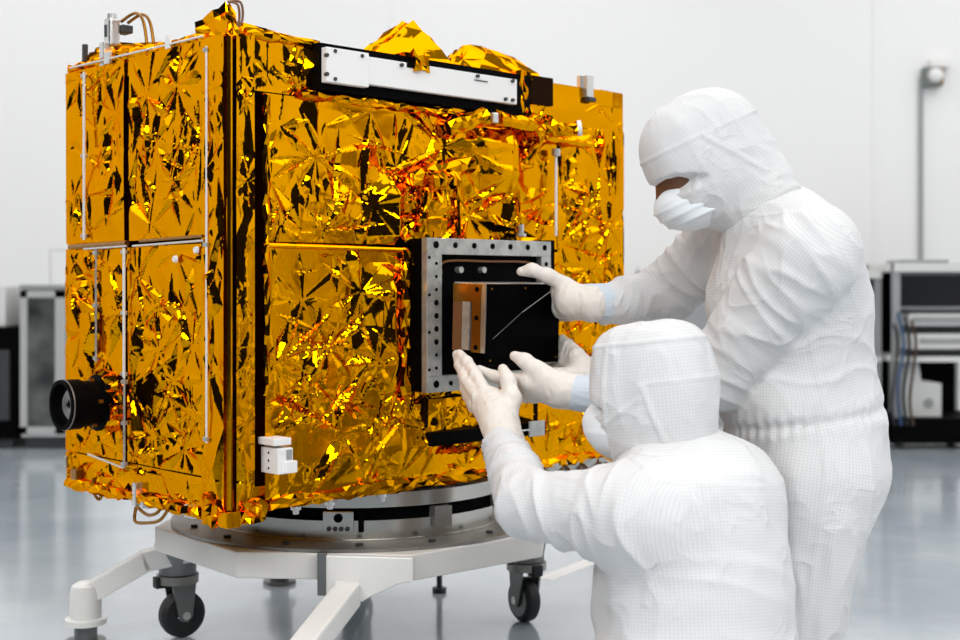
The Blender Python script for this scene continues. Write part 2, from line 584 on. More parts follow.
# corner post: two narrow foil strips and a beaded edge
foil(name='corner_strip', org=(x_strip0, -0.014, 0.0), ea=X, eb=Z3, nrm=-Yv, w=x_strip1 - x_strip0, h=HB - 0.004, seed=21, amp=0.0045, fill=0.022, nstar=10, star_r=(0.02, 0.05), skirt=0.03)
y_s1 = LF(207, 285).y
foil(name='corner_strip', org=(-0.014, y_s1, 0.0), ea=-Yv, eb=Z3, nrm=-X, w=y_s1 - LF(229, 285).y, h=HB - 0.004, seed=22, amp=0.0042, fill=0.024, nstar=10, star_r=(0.02, 0.05), skirt=0.03)
MB().tube([(-0.004, -0.004, 0.0), (-0.004, -0.004, HB * 0.5), (-0.004, -0.004, HB)], 0.007).build('corner_bead', M['foil_strip'], SC)
# left face
yB0, yB1 = LF(205, 285).y, LF(131, 285).y
yA0, yA1 = LF(126, 285).y, WL
zls = LF(205, 241).z
foil_left('foil_blanket', yB0, zls + 0.008, yB1, HB - 0.004, 31, out=0.006, nstar=13, amp=0.0062, fill=0.026, star_r=(0.05, 0.12))
foil_left('foil_blanket', yA0, zls + 0.008, yA1, HB - 0.004, 32, out=0.006, nstar=9, amp=0.006, fill=0.027, star_r=(0.05, 0.11))
foil_left('foil_blanket', yB0, 0.07, yB1 + 0.006, zls - 0.006, 33, out=0.006, nstar=14, amp=0.0062, fill=0.026, star_r=(0.05, 0.12))
foil_left('foil_blanket', yA0 - 0.002, 0.07, yA1, zls - 0.006, 34, out=0.006, nstar=12, amp=0.0075, fill=0.022, star_r=(0.04, 0.09))
foil_left('foil_skirt', yB0 - 0.01, -0.012, yA1, 0.066, 35, out=0.004, nstar=7, amp=0.009, fill=0.018, star_r=(0.03, 0.05))
# far sides, roof and underside
foil('foil_blanket', (0, WL, 0), X, Z3, Yv, WR, HB, 41, res=0.008, nstar=18, amp=0.006, fill=0.04)
foil('foil_blanket', (WR, 0, 0), Yv, Z3, X, WL, HB, 42, res=0.008, nstar=12, amp=0.006, fill=0.04)
foil('roof_blanket', (0, 0, HB), X, Yv, Z3, WR, WL, 43, res=0.008, nstar=14, amp=0.007, fill=0.03)
foil('floor_blanket', (0, 0, 0.005), X, Yv, -Z3, WR, WL, 44, res=0.008, nstar=10, amp=0.006, fill=0.05)

# roof edge tape and seam bars
def bar(a, b, r, name, m, n=8):
    return MB().cyl(a, b, r, n=n).build(name, m, SC)


bar(LF(70, 68, 0.014), LF(203, 36, 0.014), 0.0025, 'edge_rail', M['rod'])
bar(LF(133, 246, 0.014), LF(204, 240.5, 0.014), 0.003, 'seam_rail', M['silver'])
bar(LF(140, 241, 0.014), LF(203, 236, 0.014), 0.004, 'seam_rail', M['copper'])
bar(LF(70, 247, 0.014), LF(127, 243, 0.014), 0.007, 'seam_rail', M['copper'])
bar(LF(84, 249, 0.016), LF(127, 246, 0.016), 0.003, 'seam_rail', M['silver'])
bar(LF(88, 454, 0.016), LF(124, 468, 0.016), 0.003, 'seam_rail', M['silver'])
bar(RF(263, 245, 0.016), RF(408, 250, 0.016), 0.006, 'seam_rail', M['foil_strip'])
# upright tie rods
for (px, y0, y1, r, mm) in ((84, 72, 240, 0.0038, 'rod'), (96, 249, 362, 0.0030, 'frame_grey'), (124, 248, 378, 0.0038, 'rod'), (124.3, 378, 468, 0.003, 'frame_grey'), (206.5, 46, 443, 0.0027, 'rod')):
    rod = bar(LF(px, y0, 0.017), LF(px, y1, 0.017), r, 'tie_rod', M[mm])
    for yy in (y0 + 4, (y0 + y1) / 2, y1 - 4):
        c = LF(px, yy, 0.014)
        MB().box(c, (0.012, 0.016, 0.01), bevel=0.002).build('clip', M['frame_grey'], rod)
rod = bar(RF(556, 152, 0.03), RF(556, 236, 0.03), 0.004, 'tie_rod', M['rod'])
MB().cyl(RF(556, 149, 0.03), RF(556, 156, 0.03), 0.012).build('clip', M['silver'], rod)
# round white patches
for px, py in ((176, 259), (197, 250)):
    p = LF(px, py, 0.012)
    MB().cyl(p, p + Vector((-0.006, 0, 0)), 0.009, 0.007, 12).build('vent_cap', M['white_bar'], SC)

# ---- white radiator bar in its black recess
def slab(pxa, pya, pxb, pyb, out0, out1, name, m, parent=SC, bevel=0.0):
    """axis aligned slab on the right face; the corners are taken on its front plane"""
    A, B = RF(pxa, pya, out1), RF(pxb, pyb, out1)
    return MB().box2((A.x, -out0, A.z), (B.x, -out1, B.z), bevel).build(name, m, parent)


zt_bar, zb_bar = RF(326, 48, 0.045).z, RF(326, 81, 0.045).z
xr0, xr1 = RF(319, 60, 0.03).x, RF(530, 85, 0.03).x
MB().box2((xr0, -0.002, zb_bar - 0.018), (xr1, -0.03, zt_bar + 0.014)).build('recess_panel', M['black'], SC)
xb0, xb1, xs1 = RF(327, 60, 0.045).x, RF(517, 90, 0.045).x, RF(368, 70, 0.045).x
rb = MB().box2((xb0, -0.028, zb_bar + 0.006), (xb1, -0.045, zt_bar - 0.004), 0.002).build('radiator_bar', M['white_bar'], SC)
MB().box2((xb0 - 0.004, -0.028, zb_bar - 0.002), (xs1, -0.049, zt_bar + 0.003), 0.002).build('end_cover', M['white_bar'], rb)
xn = RF(408, 66, 0.05).x
MB().box2((xn, -0.02, zt_bar - 0.016), (xn + 0.035, -0.0465, zt_bar + 0.001)).build('notch_block', M['black'], rb)
for px, py in ((335, 51), (335, 79), (362, 56), (402, 65), (478, 76), (513, 81), (513, 100), (506, 99), (327, 55), (327, 74)):
    p = RF(px, py, 0.049)
    p.y = -0.049
    MB().cyl(p + Vector((0, 0.006, 0)), p + Vector((0, -0.003, 0)), 0.0045, n=10).build('bolt', M['dark_grey'], rb)
MB().box2(RF(474, 79.5, 0.045), RF(488, 82, 0.048)).build('slot', M['dark_grey'], rb)
# raised box right of the bar, recess shade put into its colour
xp0, xp1 = RF(524, 90, 0.01).x, RF(551, 90, 0.01).x
pz0, pz1 = RF(540, 105, 0.01).z, RF(540, 77, 0.01).z
MB().box2((xp0, -0.002, pz0), (xp1, -0.018, pz1)).build('pocket', M['gap'], SC)
dq = RF(414, 66, 0.03)
MB().box2((dq.x - 0.012, 0.03, dq.z - 0.012), (dq.x + 0.03, -0.05, dq.z + 0.035)).crumple(0.005, 3, 15).build('foil_tuck', M['foil'], SC)
bm_ = MB().box2((xp0 - 0.035, -0.0, pz0 - 0.03), (xp0 + 0.004, -0.03, pz1 + 0.006)).crumple(0.004, 3, 5)
bm_.build('foil_tuck', M['foil'], SC)

# ---- foil covers standing on the roof
def cover(name, base, ridge, seed, amp=0.004, cuts=3):
    """base: closed list of (x, y) at roof height; ridge: list of top points; skin as a hull"""
    mb = MB()
    for x, y in base:
        mb.bm.verts.new((x, y, HB - 0.01))
    for p in ridge:
        mb.bm.verts.new(p)
    r = bmesh.ops.convex_hull(mb.bm, input=mb.bm.verts[:])
    mb.crumple(amp, cuts, seed)
    return mb.build(name, M['foil'], SC)


def above(px, py, lx=None, ly=None):
    """height above the roof plane seen at a pixel for a point of given depth row ly (spacecraft y)"""
    D = Vector(((px - 480) / F, 1, -(py - HOR) / F))
    t = (O.dot(VX) + ly) / D.dot(VX)
    P = D * t
    return Vector(((P - O).dot(UX), ly, H + P.z - ZB))


# corner cap
a = above(199, 26, ly=0.10); b = above(226, 3, ly=0.05); c = above(236, 20, ly=0.03)
cover('foil_cap', [(-0.012, 0.115), (-0.012, -0.012), (0.02, -0.014), (0.05, 0.02), (0.06, 0.115)],
      [(-0.012, 0.115, HB + 0.035), (-0.004, 0.03, HB + 0.03), (0.0, 0.02, above(226, 3, ly=0.02).z), (0.02, 0.03, above(226, 5, ly=0.03).z), (0.04, 0.1, HB + 0.05)], 3, 0.005, 4)
# peaked cover and long trapezoid cover
p0, p1, pk = above(352, 48, ly=0.10), above(436, 62, ly=0.10), above(413, 20, ly=0.10)
cover('foil_cover', [(p0.x, 0.06), (p1.x - 0.02, 0.0), (p1.x + 0.01, 0.12), (p0.x + 0.05, 0.24)], [(pk.x, 0.10, pk.z), (pk.x - 0.055, 0.10, pk.z - 0.022), (p0.x + 0.03, 0.10, HB + 0.02), (p1.x - 0.005, 0.06, HB + 0.03)], 4, 0.006, 4)
q0, q1, q2, q3 = above(436, 66, ly=0.10), above(470, 45, ly=0.10), above(514, 55, ly=0.10), above(525, 72, ly=0.10)
cover('foil_cover', [(q0.x - 0.01, 0.01), (q3.x + 0.005, 0.005), (q3.x, 0.2), (q0.x, 0.2)], [(q0.x + 0.02, 0.08, q0.z + 0.015), (q1.x, 0.1, q1.z), (q2.x, 0.1, q2.z), (q1.x, 0.17, q1.z - 0.01), (q2.x, 0.17, q2.z - 0.01)], 6, 0.006, 4)
f0, f1 = above(108, 60, ly=0.55), above(160, 40, ly=0.3)
cover('foil_cover', [(0.0, 0.70), (0.0, 0.30), (0.12, 0.3), (0.12, 0.70)], [(0.02, 0.68, HB + 0.045), (0.03, 0.62, HB + 0.06), (0.02, 0.5, HB + 0.04), (0.09, 0.5, HB + 0.05), (0.06, 0.38, HB + 0.035)], 8, 0.004)
cover('foil_cover', [(0.02, 0.0), (0.2, 0.0), (0.2, 0.1), (0.02, 0.1)], [(0.05, 0.02, HB + 0.03), (0.16, 0.02, HB + 0.015), (0.05, 0.08, HB + 0.03)], 9, 0.003)
# silver bracket device at the left of the roof edge
def on_left(px, py, out=0.0):
    return LF(px, py, out)


bl = on_left(104, 50, -0.02)
dev = MB()
c = on_left(112, 33, -0.02)
dev.box(c + Vector((0, 0, 0.0)), (0.030, 0.034, 0.072), bevel=0.007)
dev.box(c + Vector((-0.012, 0.004, -0.055)), (0.03, 0.024, 0.06), bevel=0.003)
dev.box(on_left(108, 58, 0.012), (0.008, 0.03, 0.03), bevel=0.002)
dv = dev.build('antenna_bracket', M['silver'], SC)
MB().box(c + Vector((-0.015, 0.004, 0.004)), (0.004, 0.009, 0.03)).build('slot', M['dark_grey'], dv)
MB().cyl(c + Vector((0.0, 0, 0.036)), c + Vector((0, 0, 0.047)), 0.012).build('cap', M['silver'], dv)
cb = [c + Vector((0.02, -0.01, 0.03)), c + Vector((0.03, -0.06, 0.045)), c + Vector((0.03, -0.1, 0.02)), c + Vector((0.03, -0.12, -0.045))]


def spline(ps, n=6):
    out = []
    P = [ps[0]] + list(ps) + [ps[-1]]
    for i in range(1, len(P) - 2):
        for k in range(n):
            t = k / n
            out.append(0.5 * ((2 * P[i]) + (-P[i - 1] + P[i + 1]) * t + (2 * P[i - 1] - 5 * P[i] + 4 * P[i + 1] - P[i + 2]) * t * t + (-P[i - 1] + 3 * P[i] - 3 * P[i + 1] + P[i + 2]) * t ** 3))
    out.append(ps[-1])
    return out


for dx in (0.0, 0.012):
    MB().tube(spline([p + Vector((dx, -dx, -dx * 0.3)) for p in cb]), 0.004).build('cable', M['copper'], SC)
MB().box(on_left(124, 30, -0.05), (0.03, 0.04, 0.02), bevel=0.003).build('connector', M['dark_grey'], SC)
MB().box(on_left(85, 56, -0.012), (0.012, 0.012, 0.06), bevel=0.002).build('stub', M['dark_grey'], SC)
cc = above(233, 14, ly=0.0)
for k in range(2):
    MB().tube(spline([cc + Vector((0.0, 0.02, 0.03)), cc + Vector((0.012 + 0.008 * k, 0.0, 0.022 + .006 * k)), cc + Vector((0.016 + 0.008 * k, 0, -0.01)), cc + Vector((0.004, 0, -0.035))]), 0.0028).build('cable', M['cable'], SC)
# bracket on roof edge at the right
zz0 = RF(589, 97, 0.012)
zz1 = RF(589, 75, 0.012)
br = MB()
br.box2((zz0.x - 0.012, -0.014, zz0.z), (zz0.x + 0.018, 0.02, zz1.z), 0.002)
br.box2((zz0.x - 0.022, 0.0, zz0.z + 0.02), (zz0.x - 0.008, 0.015, zz1.z), 0.002)
br.build('lift_bracket', M['silver'], SC)
MB().box2((zz0.x - 0.005, -0.018, zz0.z - 0.012), (zz0.x + 0.025, 0.0, zz0.z), 0.002).build('bracket_foot', M['dark_grey'], SC)
# white tab on left top edge
p = LF(168, 42, 0.014)
MB().box(p, (0.004, 0.02, 0.03)).build('tab', M['white_bar'], SC)

# ---- foil wrapped thruster tubes on the right face
def wrapped(pa, pb, r, seed, name='thruster_tube', m=None):
    a, b = Vector(pa), Vector(pb)
    mb = MB()
    d = b - a
    n = max(7, int(d.length / 0.022))
    rnd = random.Random(seed)
    mb.tube([a + d * (i / n) for i in range(n + 1)], [r * rnd.uniform(0.85, 1.15) for i in range(n + 1)], 9)
    bmesh.ops.triangulate(mb.bm, faces=mb.bm.faces[:])
    for v in mb.bm.verts:
        v.co += Vector((rnd.uniform(-1, 1), rnd.uniform(-1, 1), rnd.uniform(-1, 1))) * r * (0.16 if n < 12 else 0.32)
    for f in mb.bm.faces:
        f.smooth = False
    return mb.build(name, m or M['foil'], SC)


wrapped(LF(70, 70, -0.004), LF(203, 38, -0.004), 0.013, 31, 'foil_hem')
wrapped(RF(245, 32, 0.0), RF(318, 45, 0.0), 0.011, 32, 'foil_hem')
wrapped(RF(448, 128, 0.03), RF(486, 117, 0.06), 0.022, 1)
t1 = wrapped(RF(497, 118, 0.06), RF(545, 128, 0.03), 0.018, 2)
MB().box(RF(493, 118, 0.062), (0.022, 0.022, 0.026), bevel=0.003).build('end_cap', M['silver'], t1)
t2 = wrapped(RF(541, 131, 0.03), RF(578, 128, 0.09), 0.019, 3)
e0, e1 = RF(577, 128.5, 0.09), RF(581, 128, 0.097)
MB().cyl(e0, e1, 0.021, n=18).build('end_cap', M['white_bar'], t2)
MB().cyl(e1, e1 + (e1 - e0) * 0.2, 0.008, n=10).build('nozzle', M['dark_grey'], t2)
wrapped(RF(535, 135, 0.03), RF(552, 126, 0.05), 0.028, 4, 'foil_joint')
wrapped(RF(525, 112, 0.02), RF(541, 130, 0.03), 0.018, 5, 'foil_joint')
wrapped(RF(520, 170, 0.015), RF(542, 137, 0.03), 0.010, 6, 'strut')
wrapped(RF(545, 137, 0.03), RF(590, 145, 0.012), 0.010, 7, 'strut')
wrapped(RF(410, 178, 0.03), RF(470, 165, 0.04), 0.022, 8, 'foil_joint')
wrapped(RF(430, 182, 0.05), RF(455, 180, 0.06), 0.024, 9, 'foil_joint')
wrapped(RF(425, 187, 0.02), RF(422, 232, 0.02), 0.012, 10, 'strut')
wrapped(RF(470, 164, 0.02), RF(530, 166, 0.02), 0.009, 11, 'strut')
wrapped(RF(458, 165, 0.02), RF(458, 236, 0.02), 0.009, 12, 'strut')
wrapped(RF(515, 166, 0.02), RF(519, 220, 0.02), 0.008, 13, 'strut')
wrapped(RF(300, 93, 0.015), RF(520, 122, 0.02), 0.011, 14, 'foil_hem')
wrapped(RF(266, 95, 0.015), RF(266, 395, 0.02), 0.008, 15, 'foil_hem')
wrapped(RF(405, 250, 0.02), RF(405, 395, 0.02), 0.012, 16, 'foil_hem')

# ---- mounting frame
OUTF = 0.065
A, B = RF(427, 237.5, OUTF), RF(551, 393, OUTF)
fx0, fx1 = A.x, RF(551, 240, OUTF).x
fz1, fz0 = A.z, RF(428, 393, OUTF).z
bw = RF(442, 300, OUTF).x - A.x
bh = A.z - RF(427, 254, OUTF).z
MB().box2((fx0 + 0.001, -0.0, fz0 + 0.001), (fx1 - 0.001, -OUTF + 0.022, fz1 - 0.001)).build('housing', M['black'], SC)
hs = MB().box2((fx1 - 0.004, 0, fz0), (fx1 + 0.018, -OUTF + 0.004, fz1 + 0.004)).build('side_plate', M['black'], SC)
fr = thing_part = None
mb = MB()
y0, y1 = -OUTF + 0.02, -OUTF
mb.box2((fx0, y0, fz1 - bh), (fx1, y1, fz1), 0.0015)
frame = mb.build('mounting_frame', M['frame_grey'], SC)
MB().box2((fx0, y0, fz0), (fx1, y1, fz0 + bh), 0.0015).build('frame_bar', M['frame_grey'], frame)
MB().box2((fx0, y0, fz0 + bh), (fx0 + bw, y1, fz1 - bh), 0.0015).build('frame_bar', M['frame_grey'], frame)
MB().box2((fx1 - bw * 0.75, y0, fz0 + bh), (fx1, y1, fz1 - bh), 0.0015).build('frame_bar', M['frame_grey'], frame)


def hole(x, z, r, par=frame):
    MB().cyl((x, y1 + 0.004, z), (x, y1 - 0.0012, z), r, n=12).build('bolt_hole', M['black'], par)


for k in range(7):
    hole(fx0 + bw * 0.6 + (fx1 - fx0 - bw * 1.1) * k / 6, fz1 - bh * 0.42, 0.0075 if k else 0.009)
for k in range(9):
    hole(fx0 + bw * 0.62, fz0 + bh + (fz1 - fz0 - 2 * bh) * (k + 0.6) / 9.3, 0.007 if k in (2, 3, 4, 5) else 0.0042)
for k in range(4):
    hole(fx0 + bw * 0.15, fz0 + bh * 1.4 + (fz1 - fz0 - 2.6 * bh) * k / 3, 0.004)
hole(fx0 + bw * 0.62, fz0 + bh * 0.5, 0.009)
hole(fx0 + bw * 1.6, fz0 + bh * 0.5, 0.006)
hole(fx1 - bw * 0.38, fz1 - bh * 1.5, 0.006)
hole(fx1 - bw * 0.38, fz1 - bh * 2.2, 0.006)
# wiring seen in the upper part of the opening
wz = RF(480, 262, OUTF).z
MB().tube(spline([Vector((fx0 + bw + 0.012, -0.05, wz - 0.03)), Vector((fx0 + bw + 0.02, -0.055, wz)), Vector(((fx0 + fx1) / 2, -0.055, wz + 0.002)), Vector((fx1 - bw - 0.02, -0.055, wz)), Vector((fx1 - bw - 0.01, -0.055, wz - 0.03))]), 0.003).build('harness', M['cable'], SC)
for dx in (0.07, 0.15):
    MB().cyl((fx0 + bw + dx, -0.043, wz - 0.02), (fx0 + bw + dx, -0.06, wz - 0.02), 0.008, n=10).build('connector', M['frame_grey'], SC)
p = RF(521, 229, 0.05)
MB().cyl(p + Vector((0, 0, -0.018)), p + Vector((0, 0, 0.012)), 0.008).cyl(p + Vector((0, 0, -0.02)), p + Vector((0, 0, -0.012)), 0.014).build('fitting', M['silver'], SC)
# cable left of the frame and dark ledge below it
p0, p1 = RF(433, 400, 0.05), RF(546, 447, 0.05)
MB().box2((p0.x, 0, RF(433, 447, 0.05).z), (p1.x, -0.05, RF(433, 433, 0.05).z), 0.003).build('ledge', M['black'], SC)
MB().box2((p0.x, 0, RF(433, 433, 0.02).z), (p1.x, -0.02, RF(433, 398, 0.02).z)).build('ledge_back', M['gap'], SC)
lp = foil('foil_tuck', (p0.x + 0.01, -0.022, RF(433, 432, 0.02).z), X, Z3, -Yv, p1.x - p0.x - 0.03, RF(433, 399, 0.02).z - RF(433, 432, 0.02).z, 51, amp=0.009, nstar=8, star_r=(0.02, 0.04), fill=0.014)
MB().box2(RF(528, 437, 0.055), RF(545, 420, 0.06), 0.002).build('bracket', M['frame_grey'], SC)
MB().box2(RF(515, 432, 0.056), RF(530, 429, 0.06), 0.001).build('bracket', M['silver'], SC)

# ---- white stepped connector box near the lower left of the right face
A = RF(263, 475, 0.012)
bx0, bx1 = RF(264, 460, 0.012).x, RF(293, 460, 0.065).x
bz0, bz1 = RF(278, 475, 0.065).z, RF(278, 449, 0.065).z
bxo = MB().box2((bx0, -0.0, bz0), (bx1, -0.065, bz1), 0.002).build('connector_box', M['white_bar'], SC)
MB().box2((bx0 - 0.008, -0.0, bz1 + 0.006), (bx1 - 0.002, -0.062, bz1 + 0.022), 0.002).build('cover_plate', M['white_bar'], bxo)
xm = bx0 + (bx1 - bx0) * 0.55
MB().box2((xm, -0.064, bz0 + (bz1 - bz0) * 0.55), (bx1 - 0.004, -0.067, bz1 - 0.004)).build('socket', M['panel_grey'], bxo)
MB().box2((xm - 0.006, -0.05, bz0 + 0.002), (bx1 + 0.006, -0.074, bz0 + (bz1 - bz0) * 0.5), 0.002).build('step_block', M['white_bar'], bxo)
for dz in (0.2, 0.5, 0.8):
    MB().cyl((bx0 - 0.001, -0.03, bz0 + (bz1 - bz0) * dz), (bx0 + 0.003, -0.03, bz0 + (bz1 - bz0) * dz), 0.003, n=8).build('screw', M['dark_grey'], bxo)

# ---- black camera barrel on the left face
a = LF(108, 402, 0.0)
ax = Vector((-1, 0, 0))
lb = MB()
lb.lathe([(0.0, 0.0), (0.070, 0.0), (0.070, 0.03), (0.056, 0.035), (0.056, 0.075), (0.061, 0.08), (0.061, 0.125), (0.052, 0.125), (0.048, 0.105), (0.0, 0.105)], a, 40, ax)
bar_o = lb.build('lens_barrel', M['black'], SC)
MB().lathe([(0.0612, 0.116), (0.0624, 0.117), (0.0624, 0.119), (0.0612, 0.120)], a, 40, ax).build('front_ring', M['caster_grey'], bar_o)
MB().lathe([(0.0, 0.103), (0.02, 0.109), (0.046, 0.106)], a, 32, ax).build('lens', M['glass'], bar_o)
for t in range(5):
    an = 0.5 + t * 1.25
    q = a + Vector((-0.05, 0.058 * math.cos(an), 0.058 * math.sin(an)))
    MB().box(q, (0.012, 0.01, 0.008), bevel=0.001).build('screw', M['copper'], bar_o)
mbc = MB()
mbc.lathe([(0.03, 0.0), (0.085, 0.0), (0.072, 0.035), (0.05, 0.03)], a + Vector((0.004, 0, 0)), 18, ax)
mbc.crumple(0.006, 1, 17)
mbc.build('foil_collar', M['foil'], SC)

# ---- bottom fittings, loops of cable and brackets
def loop(pts, r, m, name='cable_loop'):
    return MB().tube(spline([Vector(p) for p in pts]), r).build(name, m, SC)


loop([LF(94, 478, .01), LF(93, 490, .015), LF(98, 499, .015), LF(101, 496, .01), LF(98, 482, .005)], 0.004, M['copper'])
loop([LF(136, 507, .012), LF(135, 521, .014), LF(146, 523, .014), LF(160, 520, .012), LF(169, 507, .004), LF(170, 498, .0)], 0.004, M['copper'])
loop([LF(137, 507, .012), LF(148, 515, .014), LF(158, 512, .012), LF(163, 503, .004)], 0.004, M['copper'])
g = MB()
g.box(LF(137.5, 494, 0.008), (0.02, 0.018, 0.055), bevel=0.002)
g.build('foot_bracket', M['silver'], SC)
MB().cyl(LF(150, 501, 0.0), LF(150, 507, 0.0), 0.022, n=16).build('foot_disc', M['silver'], SC)
MB().box(LF(77, 474, 0.01), (0.02, 0.03, 0.028), bevel=0.002).build('foot_bracket', M['copper'], SC)
MB().box(LF(67, 462, 0.004), (0.012, 0.012, 0.03), bevel=0.002).build('foot_bracket', M['frame_grey'], SC)
MB().box(LF(192, 511, 0.0), (0.02, 0.035, 0.03), bevel=0.002).build('foot_bracket', M['silver'], SC)
MB().box((-0.005, -0.005, -0.012), (0.036, 0.036, 0.035), bevel=0.002).build('corner_foot', M['foil_strip'], SC)
q = MB()
q.box((0.05, 0.0, 0.0), (0.06, 0.05, 0.05)).crumple(0.006, 3, 71)
q.build('foil_tuck', M['foil'], SC)
q = MB()
q.box((0.0, 0.045, 0.0), (0.05, 0.07, 0.06)).crumple(0.008, 3, 72)
q.build('foil_tuck', M['foil'], SC)
wrapped((0.1, -0.006, 0.012), (WR - 0.02, -0.006, 0.012), 0.016, 73, 'foil_hem')
wrapped((-0.006, 0.1, -0.012), (-0.006, WL - 0.02, -0.012), 0.014, 74, 'foil_hem')
for px in (296, 330, 382):
    p = RF(px, 494, 0.0)
    MB().cyl((p.x, 0.0, 0.012), (p.x, 0.0, -0.024), 0.007, n=10).cyl((p.x, 0.0, -0.006), (p.x, 0.0, -0.014), 0.012, n=10).build('fitting', M['silver'], SC)
# grey plates, connectors along the lower right edge
for (pa, pb) in ((545, 562), (566, 580), (583, 597), (599, 606)):
    A, B = RF(pa, 478, 0.02), RF(pb, 464, 0.02)
    MB().box2((A.x, 0, -0.035), (B.x, -0.02, 0.012), 0.002).build('base_plate', M['frame_grey'], SC)
    MB().tube(spline([Vector((A.x, -0.022, 0.0)), Vector(((A.x + B.x) / 2, -0.035, -0.03)), Vector((B.x, -0.022, -0.004))]), 0.004).build('cable_loop', M['cable'], SC)
# underside adapter that stands on the dolly's ring
cx, cy = 0.665, 0.378
MB().lathe([(0.0, 0.0), (0.37, 0.0), (0.37, -0.012), (0.0, -0.012)], (cx, cy, 0.003), 64).build('adapter_plate', M['plate_grey'], SC)

# ------------------------------------------------------------------ instrument box held by the gloves
IB = thing('instrument_box', (0, 0, 0), 'black instrument box with amber taped side, held by gloved hands before the silver frame', 'instrument')
IO = RF(485, 324, 0.20)
ix0, ix1 = IO.x, RF(557, 320, 0.20).x
iz1, iz0 = RF(485, 283, 0.20).z, RF(485, 365, 0.20).z
iy1, iy0 = -0.20, -0.088
IB.location = SC.matrix_basis @ Vector((0, 0, 0))
IMat = Matrix.Translation((X0, Y0, ZB)) @ Matrix.Rotation(ROTZ, 4, 'Z')
cen = Vector(((ix0 + ix1) / 2, (iy0 + iy1) / 2, iz0))
IB.matrix_world = IMat @ Matrix.Translation(cen) @ Matrix.Rotation(math.radians(2.0), 4, 'X')
w2, d2, hh = (ix1 - ix0) / 2, (iy0 - iy1) / 2, iz1 - iz0
MB().box2((-w2 + 0.004, -d2 + 0.003, 0.0), (w2, d2, hh - 0.004), 0.002).build('housing', M['black_gloss'], IB)
MB().box2((-w2, -d2 - 0.004, 0.0), (w2, -d2 + 0.003, hh), 0.0015).build('front_plate', M['black_gloss'], IB)
MB().box2((-w2 + 0.002, -d2, hh - 0.004), (w2 - 0.002, d2 + 0.004, hh + 0.001), 0.001).build('lid', M['silver'], IB)
sx = -w2
gz0 = 0.03
MB().box2((sx - 0.004, -d2, gz0), (sx + 0.005, -d2 + 0.014, hh)).build('edge_strip', M['silver'], IB)
am = MB().box2((sx - 0.006, -d2 + 0.014, gz0), (sx + 0.005, -d2 + 0.044, hh - 0.002)).build('amber_post', M['copper'], IB)
MB().box2((sx - 0.005, -d2 + 0.044, hh - 0.045), (sx + 0.005, d2, hh - 0.002)).build('amber_panel', M['copper'], IB)
MB().box2((sx - 0.007, -d2 + 0.050, gz0 + 0.004), (sx + 0.005, d2 - 0.036, hh - 0.045)).build('side_plate', M['frame_grey'], IB)
MB().box2((sx - 0.004, d2 - 0.034, gz0), (sx + 0.005, d2, hh - 0.045)).build('amber_panel', M['cable'], IB)
for z in (gz0 + 0.012, (gz0 + hh) / 2, hh - 0.014):
    MB().cyl((sx - 0.008, -d2 + 0.027, z), (sx, -d2 + 0.027, z), 0.006, n=12).build('bolt_hole', M['black'], am)
fp = [(-w2 + 0.012, 0.012), (-w2 + 0.012, hh - 0.012), (w2 - 0.012, hh - 0.012), (w2 - 0.012, 0.012), (0, hh - 0.01), (0.0, 0.01)]
for x, z in fp:
    MB().cyl((x, -d2 - 0.006, z), (x, -d2, z), 0.0028, n=8).build('screw', M['copper'], IB)
# scratch-like bright groove across the front
g0, g1 = [IB.matrix_world.inverted() @ (IMat @ RF(px_, py_, 0.204)) for px_, py_ in ((521, 312), (549, 291))]
gm = IB.matrix_world.inverted() @ (IMat @ RF(492, 339, 0.204))
for q in (g0, g1, gm):
    q.y = -d2 - 0.0042
MB().cyl(gm, g0, 0.0005, n=6).build('scratch', M['plate_grey'], IB)
MB().cyl(g0, g1, 0.0010, n=6).build('groove', M['frame_grey'], IB)

# ------------------------------------------------------------------ wheeled dolly
DC = Vector((-0.329, 3.584, 0))
DL = thing('turntable_dolly', DC, 'white octagonal wheeled dolly with steel ring under the foil spacecraft', 'dolly')
Ro = 0.548
octv = [(Ro * math.cos(math.radians(18 + 45 * k)), Ro * math.sin(math.radians(18 + 45 * k))) for k in range(8)]
mb = MB().prism([(x, y, 0.255) for x, y in octv], (0, 0, 0.063))
mb.build('deck_frame', M['white_paint'], DL, bevel=0.004)
# flange and rings
MB().lathe([(0.0, 0.318), (0.505, 0.318), (0.505, 0.326), (0.0, 0.326)], n=96).build('flange', M['plate_grey'], DL)
MB().lathe([(0.30, 0.326), (0.412, 0.326), (0.412, 0.330), (0.405, 0.331), (0.405, 0.376), (0.30, 0.376)], n=96).build('lower_ring', M['ring'], DL)
MB().lathe([(0.30, 0.355), (0.385, 0.37), (0.385, 0.41), (0.30, 0.41)], n=96).build('bearing', M['black'], DL)
MB().lathe([(0.30, 0.407), (0.405, 0.407), (0.405, 0.443), (0.30, 0.443)], n=96).build('upper_ring', M['ring'], DL)


def rad(deg, r, z):
    a = math.radians(deg)
    return Vector((r * math.cos(a), r * math.sin(a), z))


def Rz(deg):
    return Matrix.Rotation(math.radians(deg), 3, 'Z')


